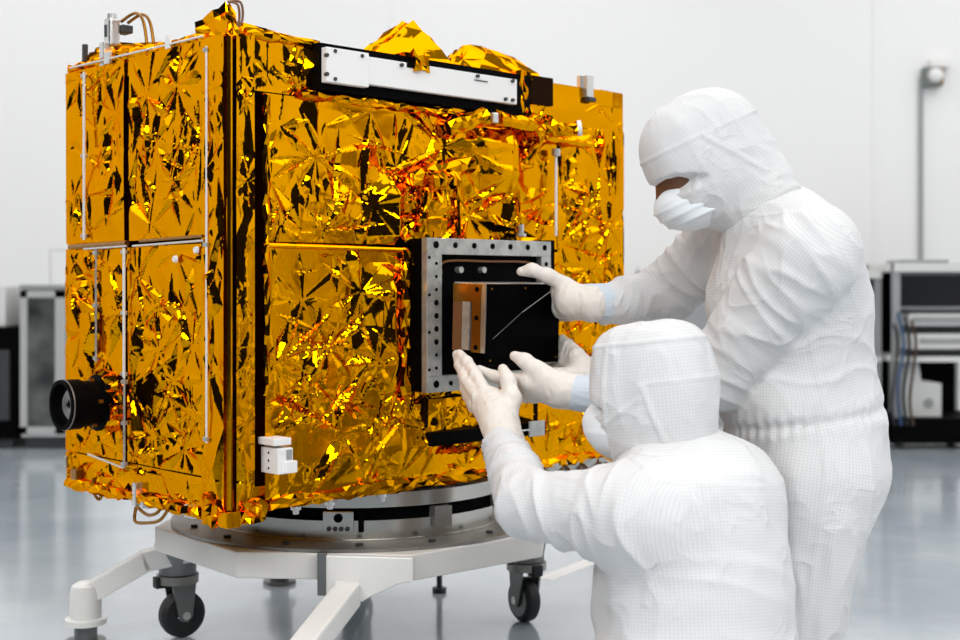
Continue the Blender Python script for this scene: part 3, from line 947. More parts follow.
for deg, ww in ((268, 0.075), (222, 0.05), (305, 0.05), (340, 0.05)):
    bk = MB().box(rad(deg, 0.402, 0.376), (0.03, ww, 0.05), Rz(deg), bevel=0.002).build('latch_block', M['plate_grey' if deg != 268 else 'ring'], DL)
    if deg == 268:
        q = rad(deg, 0.418, 0.385)
        MB().cyl(q - rad(deg, 0.004, 0), q + rad(deg, 0.002, 0), 0.011, n=14).build('hole', M['black'], bk)
        for k in range(4):
            t = rad(deg + 90, (k - 1.5) * 0.015, 0)
            q = rad(deg, 0.418, 0.359) + t
            MB().cyl(q - rad(deg, 0.004, 0), q + rad(deg, 0.002, 0), 0.006, n=12).build('screw', M['dark_grey'], bk)
        MB().box(rad(deg, 0.404, 0.376) + rad(deg + 90, 0.055, 0), (0.03, 0.012, 0.05), Rz(deg)).build('slot', M['black'], bk)
for k in range(16):
    q = rad(k * 22.5 + 5, 0.46, 0.326)
    MB().cyl(q, q + Vector((0, 0, 0.006)), 0.009, n=10).build('bolt', M['dark_grey'], DL)
# latch strap on the front corner
q = rad(265.5, 0.520, 0.274)
MB().box(q + Vector((-0.0, -0.004, 0.0)), (0.02, 0.02, 0.1), Rz(265.5), bevel=0.002).build('strap', M['caster_grey'], DL)
# outrigger legs with jack feet
for deg, ln in ((190, 0.725), (262, 0.80), (118, 0.66)):
    p_in, p_mid, p_out = rad(deg, 0.44, 0.24), rad(deg, 0.57, 0.215), rad(deg, ln, 0.13)
    if deg == 262:
        p_in, p_mid, p_out = rad(272, 0.46, 0.24), rad(272, 0.55, 0.228), rad(265, 0.80, 0.14)
    leg = MB()
    wd = 0.05 if deg != 262 else 0.06
    for a_, b_ in ((p_in, p_mid), (p_mid, p_out)):
        d = (b_ - a_)
        L = d.length
        xdir = d.normalized()
        ydir = Vector((0, 0, 1)).cross(xdir).normalized()
        zdir = xdir.cross(ydir)
        R = Matrix((xdir, ydir, zdir)).transposed()
        leg.box((a_ + b_) / 2, (L + 0.02, wd, 0.055), R, bevel=0.006)
    lo = leg.build('outrigger_leg', M['white_paint'], DL)
    ft = MB()
    c = Vector((p_out.x, p_out.y, 0))
    ft.lathe([(0.0, 0.168), (0.02, 0.166), (0.036, 0.156), (0.041, 0.135), (0.041, 0.072), (0.054, 0.069), (0.054, 0.055), (0.0, 0.055)], c, 32)
    ft.build('jack_housing', M['white_paint'], lo)
    MB().cyl(c + Vector((0, 0, 0.0)), c + Vector((0, 0, 0.012)), 0.052, n=28).cyl(c + Vector((0, 0, 0.012)), c + Vector((0, 0, 0.06)), 0.03, n=20).build('jack_foot', M['caster_grey'], lo)
# gusset where the front leg meets the deck
hub = MB()
w = 0.085
P1 = [rad(262, 0.515, 0) + rad(352, s, 0) for s in (-0.045, 0.17)]
e1_, e2_ = rad(262, 0.508, 0), rad(352, 1, 0)
hub.prism([e1_ + e2_ * s_ + Vector((0, 0, z_)) for s_, z_ in ((0.042, 0.318), (0.25, 0.318), (0.25, 0.262), (0.215, 0.256), (0.15, 0.225), (0.13, 0.212), (0.042, 0.205))], rad(262, 0.02, 0))
hub.build('gusset', M['white_paint'], DL, bevel=0.003)


def caster(deg, r, yaw):
    p = rad(deg, r, 0)
    R = Matrix.Rotation(math.radians(yaw), 3, 'Z')
    cs = MB()
    cs.lathe([(0.0, 0.255), (0.062, 0.255), (0.058, 0.235), (0.05, 0.195), (0.05, 0.175), (0.0, 0.175)], p, 28)
    co = cs.build('caster', M['caster_grey'], DL)
    MB().lathe([(0.0, 0.172), (0.056, 0.172), (0.056, 0.150), (0.038, 0.146), (0.0, 0.146)], p, 28).build('swivel_plate', M['plate_grey'], co)
    fk = MB()
    for s in (-1, 1):
        prof = [Vector((-0.028, 0, 0.15)), Vector((0.04, 0, 0.15)), Vector((0.03, 0, 0.06)), Vector((0.016, 0, 0.045)), Vector((-0.004, 0, 0.05)), Vector((-0.012, 0, 0.075))]
        fk.prism([p + R @ (v + Vector((0, s * 0.030 - 0.003, 0))) for v in prof], R @ Vector((0, 0.006, 0)))
    fk.build('fork', M['caster_grey'], co)
    wc = p + R @ Vector((0.012, 0, 0.063))
    axd = R @ Vector((0, 1, 0))
    MB().lathe([(0.02, -0.022), (0.052, -0.022), (0.061, -0.014), (0.063, 0), (0.061, 0.014), (0.052, 0.022), (0.02, 0.022)], wc, 36, axd).build('wheel', M['rubber'], co)
    MB().cyl(wc - axd * 0.036, wc + axd * 0.036, 0.011, n=12).build('axle', M['silver'], co)
    MB().lathe([(0.02, 0.023), (0.046, 0.023), (0.046, 0.0235), (0.02, 0.0235)], wc, 28, axd).build('rim', M['caster_grey'], co)
    MB().box(p + R @ Vector((-0.05, 0, 0.155)), (0.03, 0.03, 0.03), R, bevel=0.004).build('brake_pedal', M['rubber'], co)
    return co


caster(187, 0.49, 35)
caster(12, 0.47, 120)
caster(97, 0.47, 60)
# small levelling feet under the deck
for deg, r in ((66, 0.5), (350, 0.42)):
    p = rad(deg, r, 0)
    z0 = 0.0 if deg == 66 else 0.2
    MB().cyl(p + Vector((0, 0, z0)), p + Vector((0, 0, z0 + 0.015)), 0.022 if deg == 66 else 0.012, n=14).cyl(p + Vector((0, 0, z0 + 0.01)), p + Vector((0, 0, 0.256)), 0.009, n=10).build('levelling_foot', M['dark_grey'], DL)


# ------------------------------------------------------------------ signed distance modelling for people
class Prim:
    def __init__(s, kind, k, op, fold):
        s.kind, s.k, s.op, s.fold = kind, k, op, fold

    def bounds(s):
        return s.lo, s.hi

    def d(s, P):
        if s.kind == 'cap':
            ab = s.b - s.a
            t = np.clip(((P - s.a) @ ab) / (ab @ ab), 0, 1)
            q = P - s.a - t[:, None] * ab
            if s.sq is not None:
                w, fct = s.sq
                c = q @ w
                q = q + np.outer(c * (1 / fct - 1), w)
            L = np.sqrt((q * q).sum(1))
            return L - (s.ra + (s.rb - s.ra) * t)
        q = ((P - s.c) @ s.R) / s.r
        k0 = np.sqrt((q * q).sum(1)) + 1e-9
        q2 = q / s.r
        k1 = np.sqrt((q2 * q2).sum(1)) + 1e-9
        if s.kind == 'sup':
            k0 = (np.abs(q) ** s.n).sum(1) ** (1.0 / s.n) + 1e-9
            return (k0 - 1) * s.r.min()
        return k0 * (k0 - 1) / k1

    def axis(s):
        if s.kind == 'cap':
            ab = s.b - s.a
            L = np.linalg.norm(ab)
            return s.a, ab / L, (s.ra + s.rb) / 2
        return s.c, s.R[:, 2], float(np.mean(s.r[:2]))


class Field:
    def __init__(s, vox):
        s.vox, s.pr = vox, []

    def cap(s, a, b, ra, rb, k=0.03, sq=None, op='add', fold=None):
        p = Prim('cap', k, op, fold)
        p.a, p.b, p.ra, p.rb = arr(a), arr(b), ra, rb
        p.sq = None if sq is None else (arr(Vector(sq[0]).normalized()), sq[1])
        f = 1 if sq is None else max(1, sq[1])
        m = max(ra, rb) * f + k + 3 * s.vox
        p.lo, p.hi = np.minimum(p.a, p.b) - m, np.maximum(p.a, p.b) + m
        s.pr.append(p)
        return p

    def chain(s, pts, rs, k=0.008, fold=None, sq=None):
        for i in range(len(pts) - 1):
            s.cap(pts[i], pts[i + 1], rs[i], rs[i + 1], k, sq=sq, fold=fold)

    def ell(s, c, r, R=None, k=0.03, op='add', fold=None, n=None):
        p = Prim('ell' if n is None else 'sup', k, op, fold)
        p.n = n
        p.c, p.r = arr(c), np.array(r, dtype=np.float64)
        p.R = np.eye(3) if R is None else np.array([list(x) for x in R])
        m = max(r) + k + 3 * s.vox
        p.lo, p.hi = p.c - m, p.c + m
        s.pr.append(p)
        return p

    def mesh(s):
        v = s.vox
        adds = [p for p in s.pr if p.op == 'add']
        lo = np.min([p.lo for p in adds], axis=0)
        hi = np.max([p.hi for p in adds], axis=0)
        n = np.ceil((hi - lo) / v).astype(int) + 1
        D = np.full(n, 0.5)
        ax = [lo[i] + v * np.arange(n[i]) for i in range(3)]
        for p in s.pr:
            a = np.clip(np.floor((p.lo - lo) / v).astype(int), 0, n)
            b = np.clip(np.ceil((p.hi - lo) / v).astype(int) + 1, 0, n)
            if np.any(b <= a):
                continue
            g = np.stack(np.meshgrid(ax[0][a[0]:b[0]], ax[1][a[1]:b[1]], ax[2][a[2]:b[2]], indexing='ij'), -1)
            sh = g.shape[:3]
            dn = p.d(g.reshape(-1, 3)).reshape(sh)
            sl = (slice(a[0], b[0]), slice(a[1], b[1]), slice(a[2], b[2]))
            dd = D[sl]
            if p.op == 'add':
                h = np.maximum(p.k - np.abs(dd - dn), 0) / p.k
                D[sl] = np.minimum(dd, dn) - h * h * p.k / 4
            else:
                h = np.maximum(p.k - np.abs(dd + dn), 0) / p.k
                D[sl] = np.maximum(dd, -dn) + h * h * p.k / 4
        # surface nets
        ins = D < 0
        cs = np.array([(i, j, k) for i in (0, 1) for j in (0, 1) for k in (0, 1)])
        m = [x - 1 for x in D.shape]

        def corner(Aa, c):
            return Aa[c[0]:c[0] + m[0], c[1]:c[1] + m[1], c[2]:c[2] + m[2]]
        cnt = sum(corner(ins, c).astype(np.int8) for c in cs)
        act = (cnt > 0) & (cnt < 8)
        idx = np.full(m, -1, dtype=np.int64)
        ijk = np.argwhere(act)
        idx[act] = np.arange(len(ijk))
        acc = np.zeros((len(ijk), 3))
        num = np.zeros(len(ijk))
        val = np.stack([D[ijk[:, 0] + c[0], ijk[:, 1] + c[1], ijk[:, 2] + c[2]] for c in cs], 1)
        for a in range(8):
            for b in range(a + 1, 8):
                if abs(cs[a] - cs[b]).sum() != 1:
                    continue
                va, vb = val[:, a], val[:, b]
                cr = (va < 0) != (vb < 0)
                t = np.where(cr, va / np.where(cr, va - vb, 1), 0)
                pos = cs[a][None] + t[:, None] * (cs[b] - cs[a])[None]
                acc += np.where(cr[:, None], pos, 0)
                num += cr
        V = lo + v * (ijk + acc / num[:, None])
        Q = []
        for axn in range(3):
            sl0 = [slice(0, D.shape[i]) for i in range(3)]
            a0 = [slice(None)] * 3
            a1 = [slice(None)] * 3
            a0[axn], a1[axn] = slice(0, -1), slice(1, None)
            s0, s1 = ins[tuple(a0)], ins[tuple(a1)]
            e = np.argwhere(s0 != s1)
            o1, o2 = (axn + 1) % 3, (axn + 2) % 3
            ok = (e[:, o1] > 0) & (e[:, o2] > 0) & (e[:, o1] < D.shape[o1] - 1) & (e[:, o2] < D.shape[o2] - 1)
            e = e[ok]
            fl = s0[tuple(e.T)]
            quad = []
            for d1, d2 in ((-1, -1), (0, -1), (0, 0), (-1, 0)):
                q = e.copy()
                q[:, o1] += d1
                q[:, o2] += d2
                quad.append(idx[tuple(q.T)])
            quad = np.stack(quad, 1)
            quad[~fl] = quad[~fl][:, ::-1]
            Q.append(quad)
        Q = np.concatenate(Q)
        return V, Q

    def build(s, name, m, parent=None, seams=(), disp=None, uv=False, smooth=1, inv=None):
        V, Q = s.mesh()
        # light smoothing
        for _ in range(smooth):
            acc = np.zeros_like(V)
            num = np.zeros(len(V))
            for a, b in ((0, 1), (1, 2), (2, 3), (3, 0)):
                np.add.at(acc, Q[:, a], V[Q[:, b]])
                np.add.at(acc, Q[:, b], V[Q[:, a]])
                np.add.at(num, Q[:, a], 1)
                np.add.at(num, Q[:, b], 1)
            V = V * 0.5 + 0.5 * acc / num[:, None]
        # normals
        fn = np.cross(V[Q[:, 2]] - V[Q[:, 0]], V[Q[:, 3]] - V[Q[:, 1]])
        N = np.zeros_like(V)
        for a in range(4):
            np.add.at(N, Q[:, a], fn)
        N /= np.linalg.norm(N, axis=1)[:, None] + 1e-12
        adds = [p for p in s.pr if p.op == 'add']
        Dm = np.stack([p.d(V) for p in adds], 1)
        h = np.zeros(len(V))
        W = np.exp(-(Dm - Dm.min(1, keepdims=True)) / 0.014)
        W /= W.sum(1, keepdims=True)
        for i, p in enumerate(adds):
            if not p.fold:
                continue
            am, fs, fp, seed = p.fold
            c, a, R = p.axis()
            q = V - c
            sg = q @ a
            perp = q - np.outer(sg, a)
            tw = Vector(a).orthogonal().normalized()
            t1 = perp @ np.array(tw)
            t2 = perp @ np.cross(a, np.array(tw))
            cc = np.stack([sg * fs + t1 * fp * 0.8 + seed, t1 * fp + seed * 1.7, t2 * fp], 1)
            cc += 0.35 * pnoise(cc * 0.6 + 7.3)[:, None]
            n1 = pnoise(cc)
            r1 = 1 - np.abs(n1) * 2.6
            cc2 = cc * 2.1 + 3.7
            n2 = pnoise(cc2)
            hh = np.clip(r1, -1, 1) ** 3 * 1.0 + n2 * 0.5
            h += W[:, i] * am * hh
        for sm in seams:
            p0, nn, wd, ht, box = sm
            dd = (V - arr(p0)) @ arr(Vector(nn).normalized())
            mk = np.ones(len(V), bool)
            if box is not None:
                mk = box(V)
            h += np.where(mk, ht * np.exp(-(dd / wd) ** 4), 0)
        if disp is not None:
            h += disp(V, N)
        V = V + N * h[:, None]
        if inv is not None:
            Mi = np.array(inv)
            V = V @ Mi[:3, :3].T + Mi[:3, 3]
        me = bpy.data.meshes.new(name)
        me.vertices.add(len(V))
        me.vertices.foreach_set('co', V.astype(np.float32).ravel())
        me.loops.add(Q.size)
        me.loops.foreach_set('vertex_index', Q.astype(np.int32).ravel())
        me.polygons.add(len(Q))
        me.polygons.foreach_set('loop_start', np.arange(0, Q.size, 4, dtype=np.int32))
        me.polygons.foreach_set('use_smooth', np.ones(len(Q), bool))
        me.update(calc_edges=True)
        me.validate()
        if uv:
            Vw = V if inv is None else (V - Mi[:3, 3]) @ np.linalg.inv(Mi[:3, :3]).T
            cen = Vw[Q].mean(1)
            Dc = np.stack([p.d(cen) for p in adds], 1)
            best = Dc.argmin(1)
            UV = np.zeros((len(Q), 4, 2))
            for i, p in enumerate(adds):
                sel = best == i
                if not sel.any():
                    continue
                c, a, R = p.axis()
                t1 = np.array(Vector(a).orthogonal().normalized())
                t2 = np.cross(a, t1)
                q = Vw[Q[sel]] - c
                qc = cen[sel] - c
                ang = np.arctan2(q @ t2, q @ t1)
                ac = np.arctan2(qc @ t2, qc @ t1)[:, None]
                ang = ac + (ang - ac + PI) % (2 * PI) - PI
                UV[sel, :, 0] = q @ a
                UV[sel, :, 1] = ang * R
            l = me.uv_layers.new(name='UVMap')
            if len(me.loops) == Q.size:
                l.data.foreach_set('uv', UV.astype(np.float32).ravel())
        o = bpy.data.objects.new(name, me)
        C.objects.link(o)
        me.materials.append(m)
        if parent is not None:
            o.parent = parent
        return o


def hfold(amp, fs, fp, seed):
    return (amp, fs, fp, seed)


def basis(fwd, up):
    f = Vector(fwd).normalized()
    u = (Vector(up) - f * Vector(up).dot(f)).normalized()
    r = f.cross(u)
    return f, u, r


# ---------------------------------------------------------------- taller person, upper right
T = thing('person', (0.76, 2.95, 0.0), 'taller masked person in white gridded hooded coverall, leaning over at right with both arms out', 'person')
Ti = Matrix.Translation(-T.location)

T_pel = at(820, 470, 2.95)
T_wst = at(813, 408, 2.95)
T_chs = at(788, 300, 2.95)
T_upr = at(783, 246, 2.97)
T_nek = at(748, 202, 2.96)
T_ls = at(806, 258, 2.75)
T_le = at(718, 374, 2.89)
T_lw = at(606, 378, 3.20)
T_rs = at(728, 240, 3.13)
T_re = at(668, 292, 3.24)
T_rw = at(607, 303, 3.17)
T_lh, T_rh = at(818, 480, 2.86), at(816, 480, 3.03)
T_lk, T_rk = at(795, 666, 2.82), at(791, 664, 2.97)
for q in (T_lk, T_rk):
    q.z = 0.085
T_la, T_ra = T_lk + Vector((0.42, 0, -0.022)), T_rk + Vector((0.42, 0, -0.022))
lat = Vector((0, 1, 0))

f = Field(0.0052)
fT = hfold(0.004, 9, 3.5, 1.3)
f.cap(T_wst + Vector((0, 0, -0.02)), T_chs, 0.150, 0.168, 0.05, sq=(lat, 1.10), fold=hfold(0.005, 12, 5, 2.2))
f.cap(T_chs, T_upr, 0.168, 0.130, 0.06, sq=(lat, 1.18), fold=hfold(0.004, 12, 4, 3.1))
f.cap(T_upr, T_nek + Vector((0.01, 0, -0.01)), 0.115, 0.07, 0.07, fold=hfold(0.003, 12, 6, 3.7))
f.cap(T_wst + Vector((0.0, 0, -0.05)), T_pel, 0.148, 0.150, 0.04, sq=(lat, 1.18), fold=hfold(0.004, 5, 9, 4.4))
f.ell(at(778, 405, 2.96), (0.13, 0.17, 0.13), k=0.06, fold=hfold(0.004, 6, 6, 1.2))
f.ell(at(782, 468, 2.96), (0.11, 0.16, 0.13), k=0.06, fold=hfold(0.004, 6, 6, 2.2))
for hp, kn, an in ((T_lh, T_lk, T_la), (T_rh, T_rk, T_ra)):
    f.cap(hp, kn, 0.124, 0.072, 0.05, fold=hfold(0.008, 5, 9, hp.y))
    f.cap(kn, an, 0.066, 0.052, 0.03)
f.ell(T_ls + Vector((0.02, 0.04, 0.02)), (0.105, 0.10, 0.10), k=0.08)
f.cap(T_ls, T_le, 0.104, 0.080, 0.012, fold=hfold(0.0075, 19, 5, 5.1))
f.cap(T_le, T_lw, 0.078, 0.050, 0.02, fold=hfold(0.005, 17, 6, 6.1))
f.cap(T_rs, T_re, 0.095, 0.070, 0.05, fold=hfold(0.0075, 20, 5, 7.3))
f.cap(T_re, T_rw, 0.066, 0.047, 0.03, fold=hfold(0.009, 18, 7, 8.3))


def t_disp(V, N):
    # gathered elastic waist
    w = arr(T_wst)
    z = V[:, 2] - 0.14 * (V[:, 0] - w[0])
    g = np.exp(-((z - w[2] + 0.012) / 0.012) ** 2)
    ang = np.arctan2(V[:, 1] - w[1], V[:, 0] - w[0])
    near = (np.abs(V[:, 0] - w[0]) < 0.26)
    return np.where(near, -0.007 * g + 0.0022 * np.sin(ang * 46) * np.exp(-((z - w[2] + 0.012) / 0.03) ** 2), 0)


tc_seams = [((0.738, 2.74, 0.664), (0.166, 0, 0.038), 0.007, 0.0022, lambda V: (V[:, 1] < 2.9) & (V[:, 2] < 0.84) & (V[:, 2] > 0.664)),
            ((0.738, 2.74, 0.664), (0.42, 0, -0.05), 0.007, 0.0022, lambda V: (V[:, 1] < 2.9) & (V[:, 2] < 0.664) & (V[:, 2] > 0.2)),
            ((T_ls.x + 0.03, T_ls.y, T_ls.z), (0.75, 0.25, 0.62), 0.005, 0.0016, lambda V: (V[:, 1] < 2.9) & (V[:, 2] > 0.9))]
f.build('coverall', M['suit'], T, seams=tc_seams, disp=t_disp, uv=True, inv=Ti)

# head
T_hc = at(704, 157, 2.96)
tf, tu, tr = basis((-0.90, -0.10, -0.42), (-0.35, 0, 0.93))
TR = Matrix((tf, tr, tu)).transposed()


def th(a, b, c):
    """head coordinates: forward, towards camera side (right vector sign), up"""
    return T_hc + tf * a + tr * b + tu * c


sgn = 1 if tr.y < 0 else -1      # +b*sgn is the side facing the camera
f = Field(0.0045)
f.ell(th(-0.005, 0, 0.012), (0.142, 0.118, 0.135), TR, 0.03, n=2.35, fold=hfold(0.0028, 6, 14, 1.9))
f.ell(th(0.01, 0, -0.055), (0.105, 0.104, 0.10), TR, 0.04, fold=hfold(0.003, 9, 14, 2.9))
f.cap(th(-0.04, 0, -0.04), th(-0.055, 0, -0.115), 0.092, 0.10, 0.04, fold=hfold(0.005, 22, 8, 3.9))
f.cap(th(-0.075, 0, -0.06), T_nek + Vector((0.025, 0, 0.0)), 0.080, 0.096, 0.03, fold=hfold(0.005, 24, 8, 4.9))
# eye opening
e_f = th(0.150, 0, -0.028)
for s_ in (1, -1):
    f.cap(th(0.15, 0.0, -0.022), th(0.105, s_ * sgn * 0.078, -0.030), 0.018, 0.022, 0.004, op='sub')
    f.cap(th(0.105, s_ * sgn * 0.078, -0.030), th(0.050, s_ * sgn * 0.118, -0.044), 0.022, 0.012, 0.004, op='sub')
h_seams = [(th(0, 0, 0.045), tu, 0.004, 0.0024, None),
           (th(0.03, 0, 0), tf * 0.78 + tu * 0.62, 0.006, 0.0030, lambda V: ((V - arr(T_hc)) @ arr(tu) < 0.042) & ((V - arr(T_hc)) @ arr(tu) > -0.09)),
           (th(-0.03, 0, -0.02), tf * 0.78 - tu * 0.62, 0.006, 0.0030, lambda V: ((V - arr(T_hc)) @ arr(tu) < 0.06) & ((V - arr(T_hc)) @ arr(tu) > -0.09) & ((V - arr(T_hc)) @ arr(tf) < 0.02))]
f.build('hood', M['hood'], T, seams=h_seams, uv=True, inv=Ti)
# mask
f = Field(0.004)
f.ell(th(0.052, 0, -0.085), (0.090, 0.084, 0.058), TR, 0.02, n=2.3, fold=hfold(0.004, 34, 5, 2.4))
f.ell(th(0.095, 0, -0.066), (0.055, 0.058, 0.034), TR, 0.03)
mk = f.build('face_mask', M['mask'], T, inv=Ti, seams=[(th(0, 0, q), tu, 0.0035, 0.003, None) for q in (-0.072, -0.092, -0.112)])
# the body itself, continuous under the clothes
f = Field(0.009)
f.ell(th(0.0, 0, 0.005), (0.125, 0.108, 0.11), TR, 0.02)
f.ell(th(0.03, 0, -0.05), (0.085, 0.075, 0.08), TR, 0.03)
f.cap(th(0.12, 0, -0.02), th(0.135, 0, -0.062), 0.012, 0.017, 0.015)
f.cap(th(-0.05, 0, -0.06), T_nek + Vector((0.02, 0, 0)), 0.05, 0.045, 0.03)
f.cap(T_nek + Vector((0.02, 0, -0.02)), T_chs, 0.05, 0.11, 0.05, sq=(lat, 1.2))
f.cap(T_chs, T_pel, 0.12, 0.11, 0.05, sq=(lat, 1.2))
for a_, b_, c_, r0 in ((T_ls, T_le, T_lw, 0.05), (T_rs, T_re, T_rw, 0.05)):
    f.cap(T_upr, a_, 0.08, 0.06, 0.04)
    f.cap(a_, b_, 0.055, 0.042, 0.02)
    f.cap(b_, c_, 0.042, 0.028, 0.02)
for a_, b_, c_ in ((T_lh, T_lk, T_la), (T_rh, T_rk, T_ra)):
    f.cap(a_, b_, 0.085, 0.055, 0.03)
    f.cap(b_, c_, 0.052, 0.036, 0.02)
f.build('body', M['skin'], T, inv=Ti, smooth=2)
for s_ in (1, -1):
    f = Field(0.003)
    f.ell(th(0.097, s_ * 0.036, -0.026), (0.014, 0.016, 0.009), TR, 0.005)
    f.build('eye', M['eye'], T, inv=Ti)
    MB().tube([Ti @ th(0.125, s_ * 0.02, -0.004), Ti @ th(0.116, s_ * 0.042, 0.0), Ti @ th(0.096, s_ * 0.066, -0.008)], [0.003, 0.005, 0.003], 6).build('eyebrow', M['hair'], T)
for an in (T_la, T_ra):
    f = Field(0.008)
    f.cap(an + Vector((0.0, 0, 0.0)), an + Vector((0.06, 0, -0.0)), 0.055, 0.05, 0.03)
    f.cap(an + Vector((0.05, 0, -0.005)), an + Vector((0.09, 0, -0.02)), 0.045, 0.035, 0.03)
    f.build('boot', M['suit'], T, uv=True, inv=Ti)


# ---------------------------------------------------------------- gloves
def hand(parent, inv, wrist, cuff_dir, palm, fingers, thumb, seed, cuff_r=0.046):
    """palm: list of (point, radius) capsules ends; fingers: list of (points, radii)"""
    f = Field(0.003)
    fo = hfold(0.0011, 55, 24, seed)
    for a_, b_, ra, rb in palm:
        f.cap(a_, b_, ra, rb, 0.020, fold=fo)
    for pts, rs in fingers:
        f.chain(pts, rs, 0.007, fold=hfold(0.0006, 70, 30, seed + 1))
    for pts, rs in thumb:
        f.chain(pts, rs, 0.014, fold=hfold(0.0007, 70, 30, seed + 2))
    w0 = wrist
    w1 = wrist + Vector(cuff_dir)
    f.cap(w0 - Vector(cuff_dir) * 0.4, w1, cuff_r * 0.86, cuff_r, 0.016, fold=hfold(0.0016, 75, 14, seed + 3))
    return f.build('glove', M['glove'], parent, inv=inv)


# taller person's far (right) hand A: thumb over the top of the box, fingers round its far side
bxR = lambda x, y, z: IMat @ Vector((x, y, z))     # spacecraft coordinates to world
A_w = at(578, 301, 3.17)
A_palm0 = at(565, 295, 3.20)
fA = []
for i, (y0_, y1_, dz) in enumerate(((283, 283, 0), (293, 294, 0), (303, 305, 0), (312, 315, 0))):
    k0 = at(572, y0_ + 4, 3.235)
    k1 = bxR(ix1 + 0.027, -0.16, k0.z - ZB - 0.004)
    k2 = bxR(ix1 + 0.020, -0.105, k0.z - ZB - 0.006)
    k3 = bxR(ix1 - 0.014, -0.070, k0.z - ZB - 0.006)
    fA.append(([k0, k1, k2, k3], [0.013, 0.012, 0.0115, 0.0095]))
tA = [([at(566, 285, 3.19), at(548, 276, 3.185), at(532, 270, 3.19), at(521, 271.5, 3.20)], [0.020, 0.0165, 0.0145, 0.011])]
hand(T, Ti, A_w, at(583, 302, 3.17) - at(570, 299, 3.185), [(at(573, 301, 3.18), at(562, 290, 3.21), 0.040, 0.026), (at(573, 303, 3.18), at(563, 308, 3.22), 0.038, 0.024), (at(562, 290, 3.21), at(562, 309, 3.23), 0.020, 0.020)], fA, tA, 1.1, 0.044)
# taller person's near (left) hand C: gripping the lower right edge
C_w = at(592, 376, 3.19)
fC = []
for i, (px_, py_) in enumerate(((560, 340), (557, 347), (555, 356), (553, 365))):
    k0 = at(578 - i * 2, 353 + i * 5, 3.19)
    k1 = at(568 - i, 344 + i * 6, 3.24)
    zf = at(560, py_, 3.29).z - ZB
    k2 = bxR(ix1 + 0.018, -0.20, zf)
    k3 = bxR(ix1 + 0.016, -0.155, zf - 0.012)
    fC.append(([k0, k1, k2, k3], [0.0145, 0.013, 0.012, 0.010]))
tC = [([at(580, 374, 3.16), at(568, 375, 3.16), at(556, 372, 3.17)], [0.02, 0.016, 0.012])]
hand(T, Ti, C_w, at(600, 379, 3.18) - at(590, 375, 3.19), [(at(590, 375, 3.18), at(577, 357, 3.18), 0.034, 0.022), (at(590, 376, 3.18), at(573, 371, 3.20), 0.033, 0.022)], fC, tC, 2.1, 0.043)


def cuff(parent, inv, a_, b_, ra, rb):
    f = Field(0.004)
    f.cap(a_, b_, ra, rb, 0.01, fold=hfold(0.0016, 10, 60, ra * 100))
    f.build('cuff', M['cuff'], parent, inv=inv)


cuff(T, Ti, at(577, 301, 3.17), at(606, 303, 3.17), 0.040, 0.0475)
cuff(T, Ti, C_w, T_lw, 0.040, 0.048)

# ---------------------------------------------------------------- lower person, foreground
K = thing('person', (0.44, 2.62, 0.0), 'lower person in white gridded hooded coverall crouching in the foreground, back turned, arms raised', 'person')
Ki = Matrix.Translation(-K.location)
kf = Vector((-0.69, 0.72, 0))
kl = Vector((-0.72, -0.69, 0))
K_nek = at(664, 452, 2.62)
K_upr = at(694, 512, 2.58)
K_mid = at(700, 585, 2.55)
K_pel = at(704, 672, 2.52)
K_ls = at(638, 518, 2.46)
K_le = at(529, 504, 2.62)
K_lw = at(504, 448, 2.83)
K_rs = at(725, 494, 2.69)
K_re = at(660, 452, 2.88)
K_rw = at(608, 396, 2.94)
f = Field(0.0052)
f.cap(K_upr, K_mid, 0.150, 0.154, 0.05, sq=(kl, 1.2), fold=hfold(0.004, 9, 3, 1.7))
f.cap(K_mid, K_pel, 0.156, 0.170, 0.05, sq=(kl, 1.16), fold=hfold(0.006, 12, 3.5, 2.7))
f.cap(K_upr, K_nek + Vector((0.015, 0, -0.03)), 0.145, 0.085, 0.07, sq=(kl, 1.15), fold=hfold(0.007, 12, 7, 3.7))
f.ell(K_ls + Vector((0.02, 0.02, 0.0)), (0.10, 0.10, 0.10), k=0.07, fold=hfold(0.004, 10, 7, 4.2))
f.ell(K_rs, (0.098, 0.098, 0.10), k=0.08, fold=hfold(0.003, 10, 7, 5.2))
f.cap(K_ls, K_le, 0.095, 0.063, 0.03, fold=hfold(0.010, 16, 5, 6.2))
f.cap(K_le, K_lw, 0.062, 0.043, 0.025, fold=hfold(0.008, 24, 5, 7.2))
f.cap(K_rs, K_re, 0.09, 0.072, 0.05, fold=hfold(0.005, 12, 6, 8.2))
f.cap(K_re, K_rw, 0.068, 0.047, 0.03, fold=hfold(0.005, 18, 6, 9.2))
K_lh, K_rh = K_pel + kl * 0.10, K_pel - kl * 0.10
K_lk, K_rk = K_lh + kf * 0.33 + kl * 0.03 + Vector((0, 0, -0.03)), K_rh + kf * 0.33 - kl * 0.03 + Vector((0, 0, -0.03))
K_lk.z = K_rk.z = 0.085
K_la, K_ra = K_lh - kf * 0.04 + kl * 0.12, K_rh - kf * 0.04 - kl * 0.12
K_la.z = K_ra.z = 0.08
for hp, kn, an in ((K_lh, K_lk, K_la), (K_rh, K_rk, K_ra)):
    f.cap(hp, kn, 0.112, 0.070, 0.05, fold=hfold(0.004, 9, 6, hp.x))
    f.cap(kn, an, 0.070, 0.06, 0.03)


f.ell(at(640, 600, 2.62), (0.095, 0.095, 0.16), k=0.05, fold=hfold(0.006, 6, 9, 3.3))


def k_disp(V, N):
    return 0


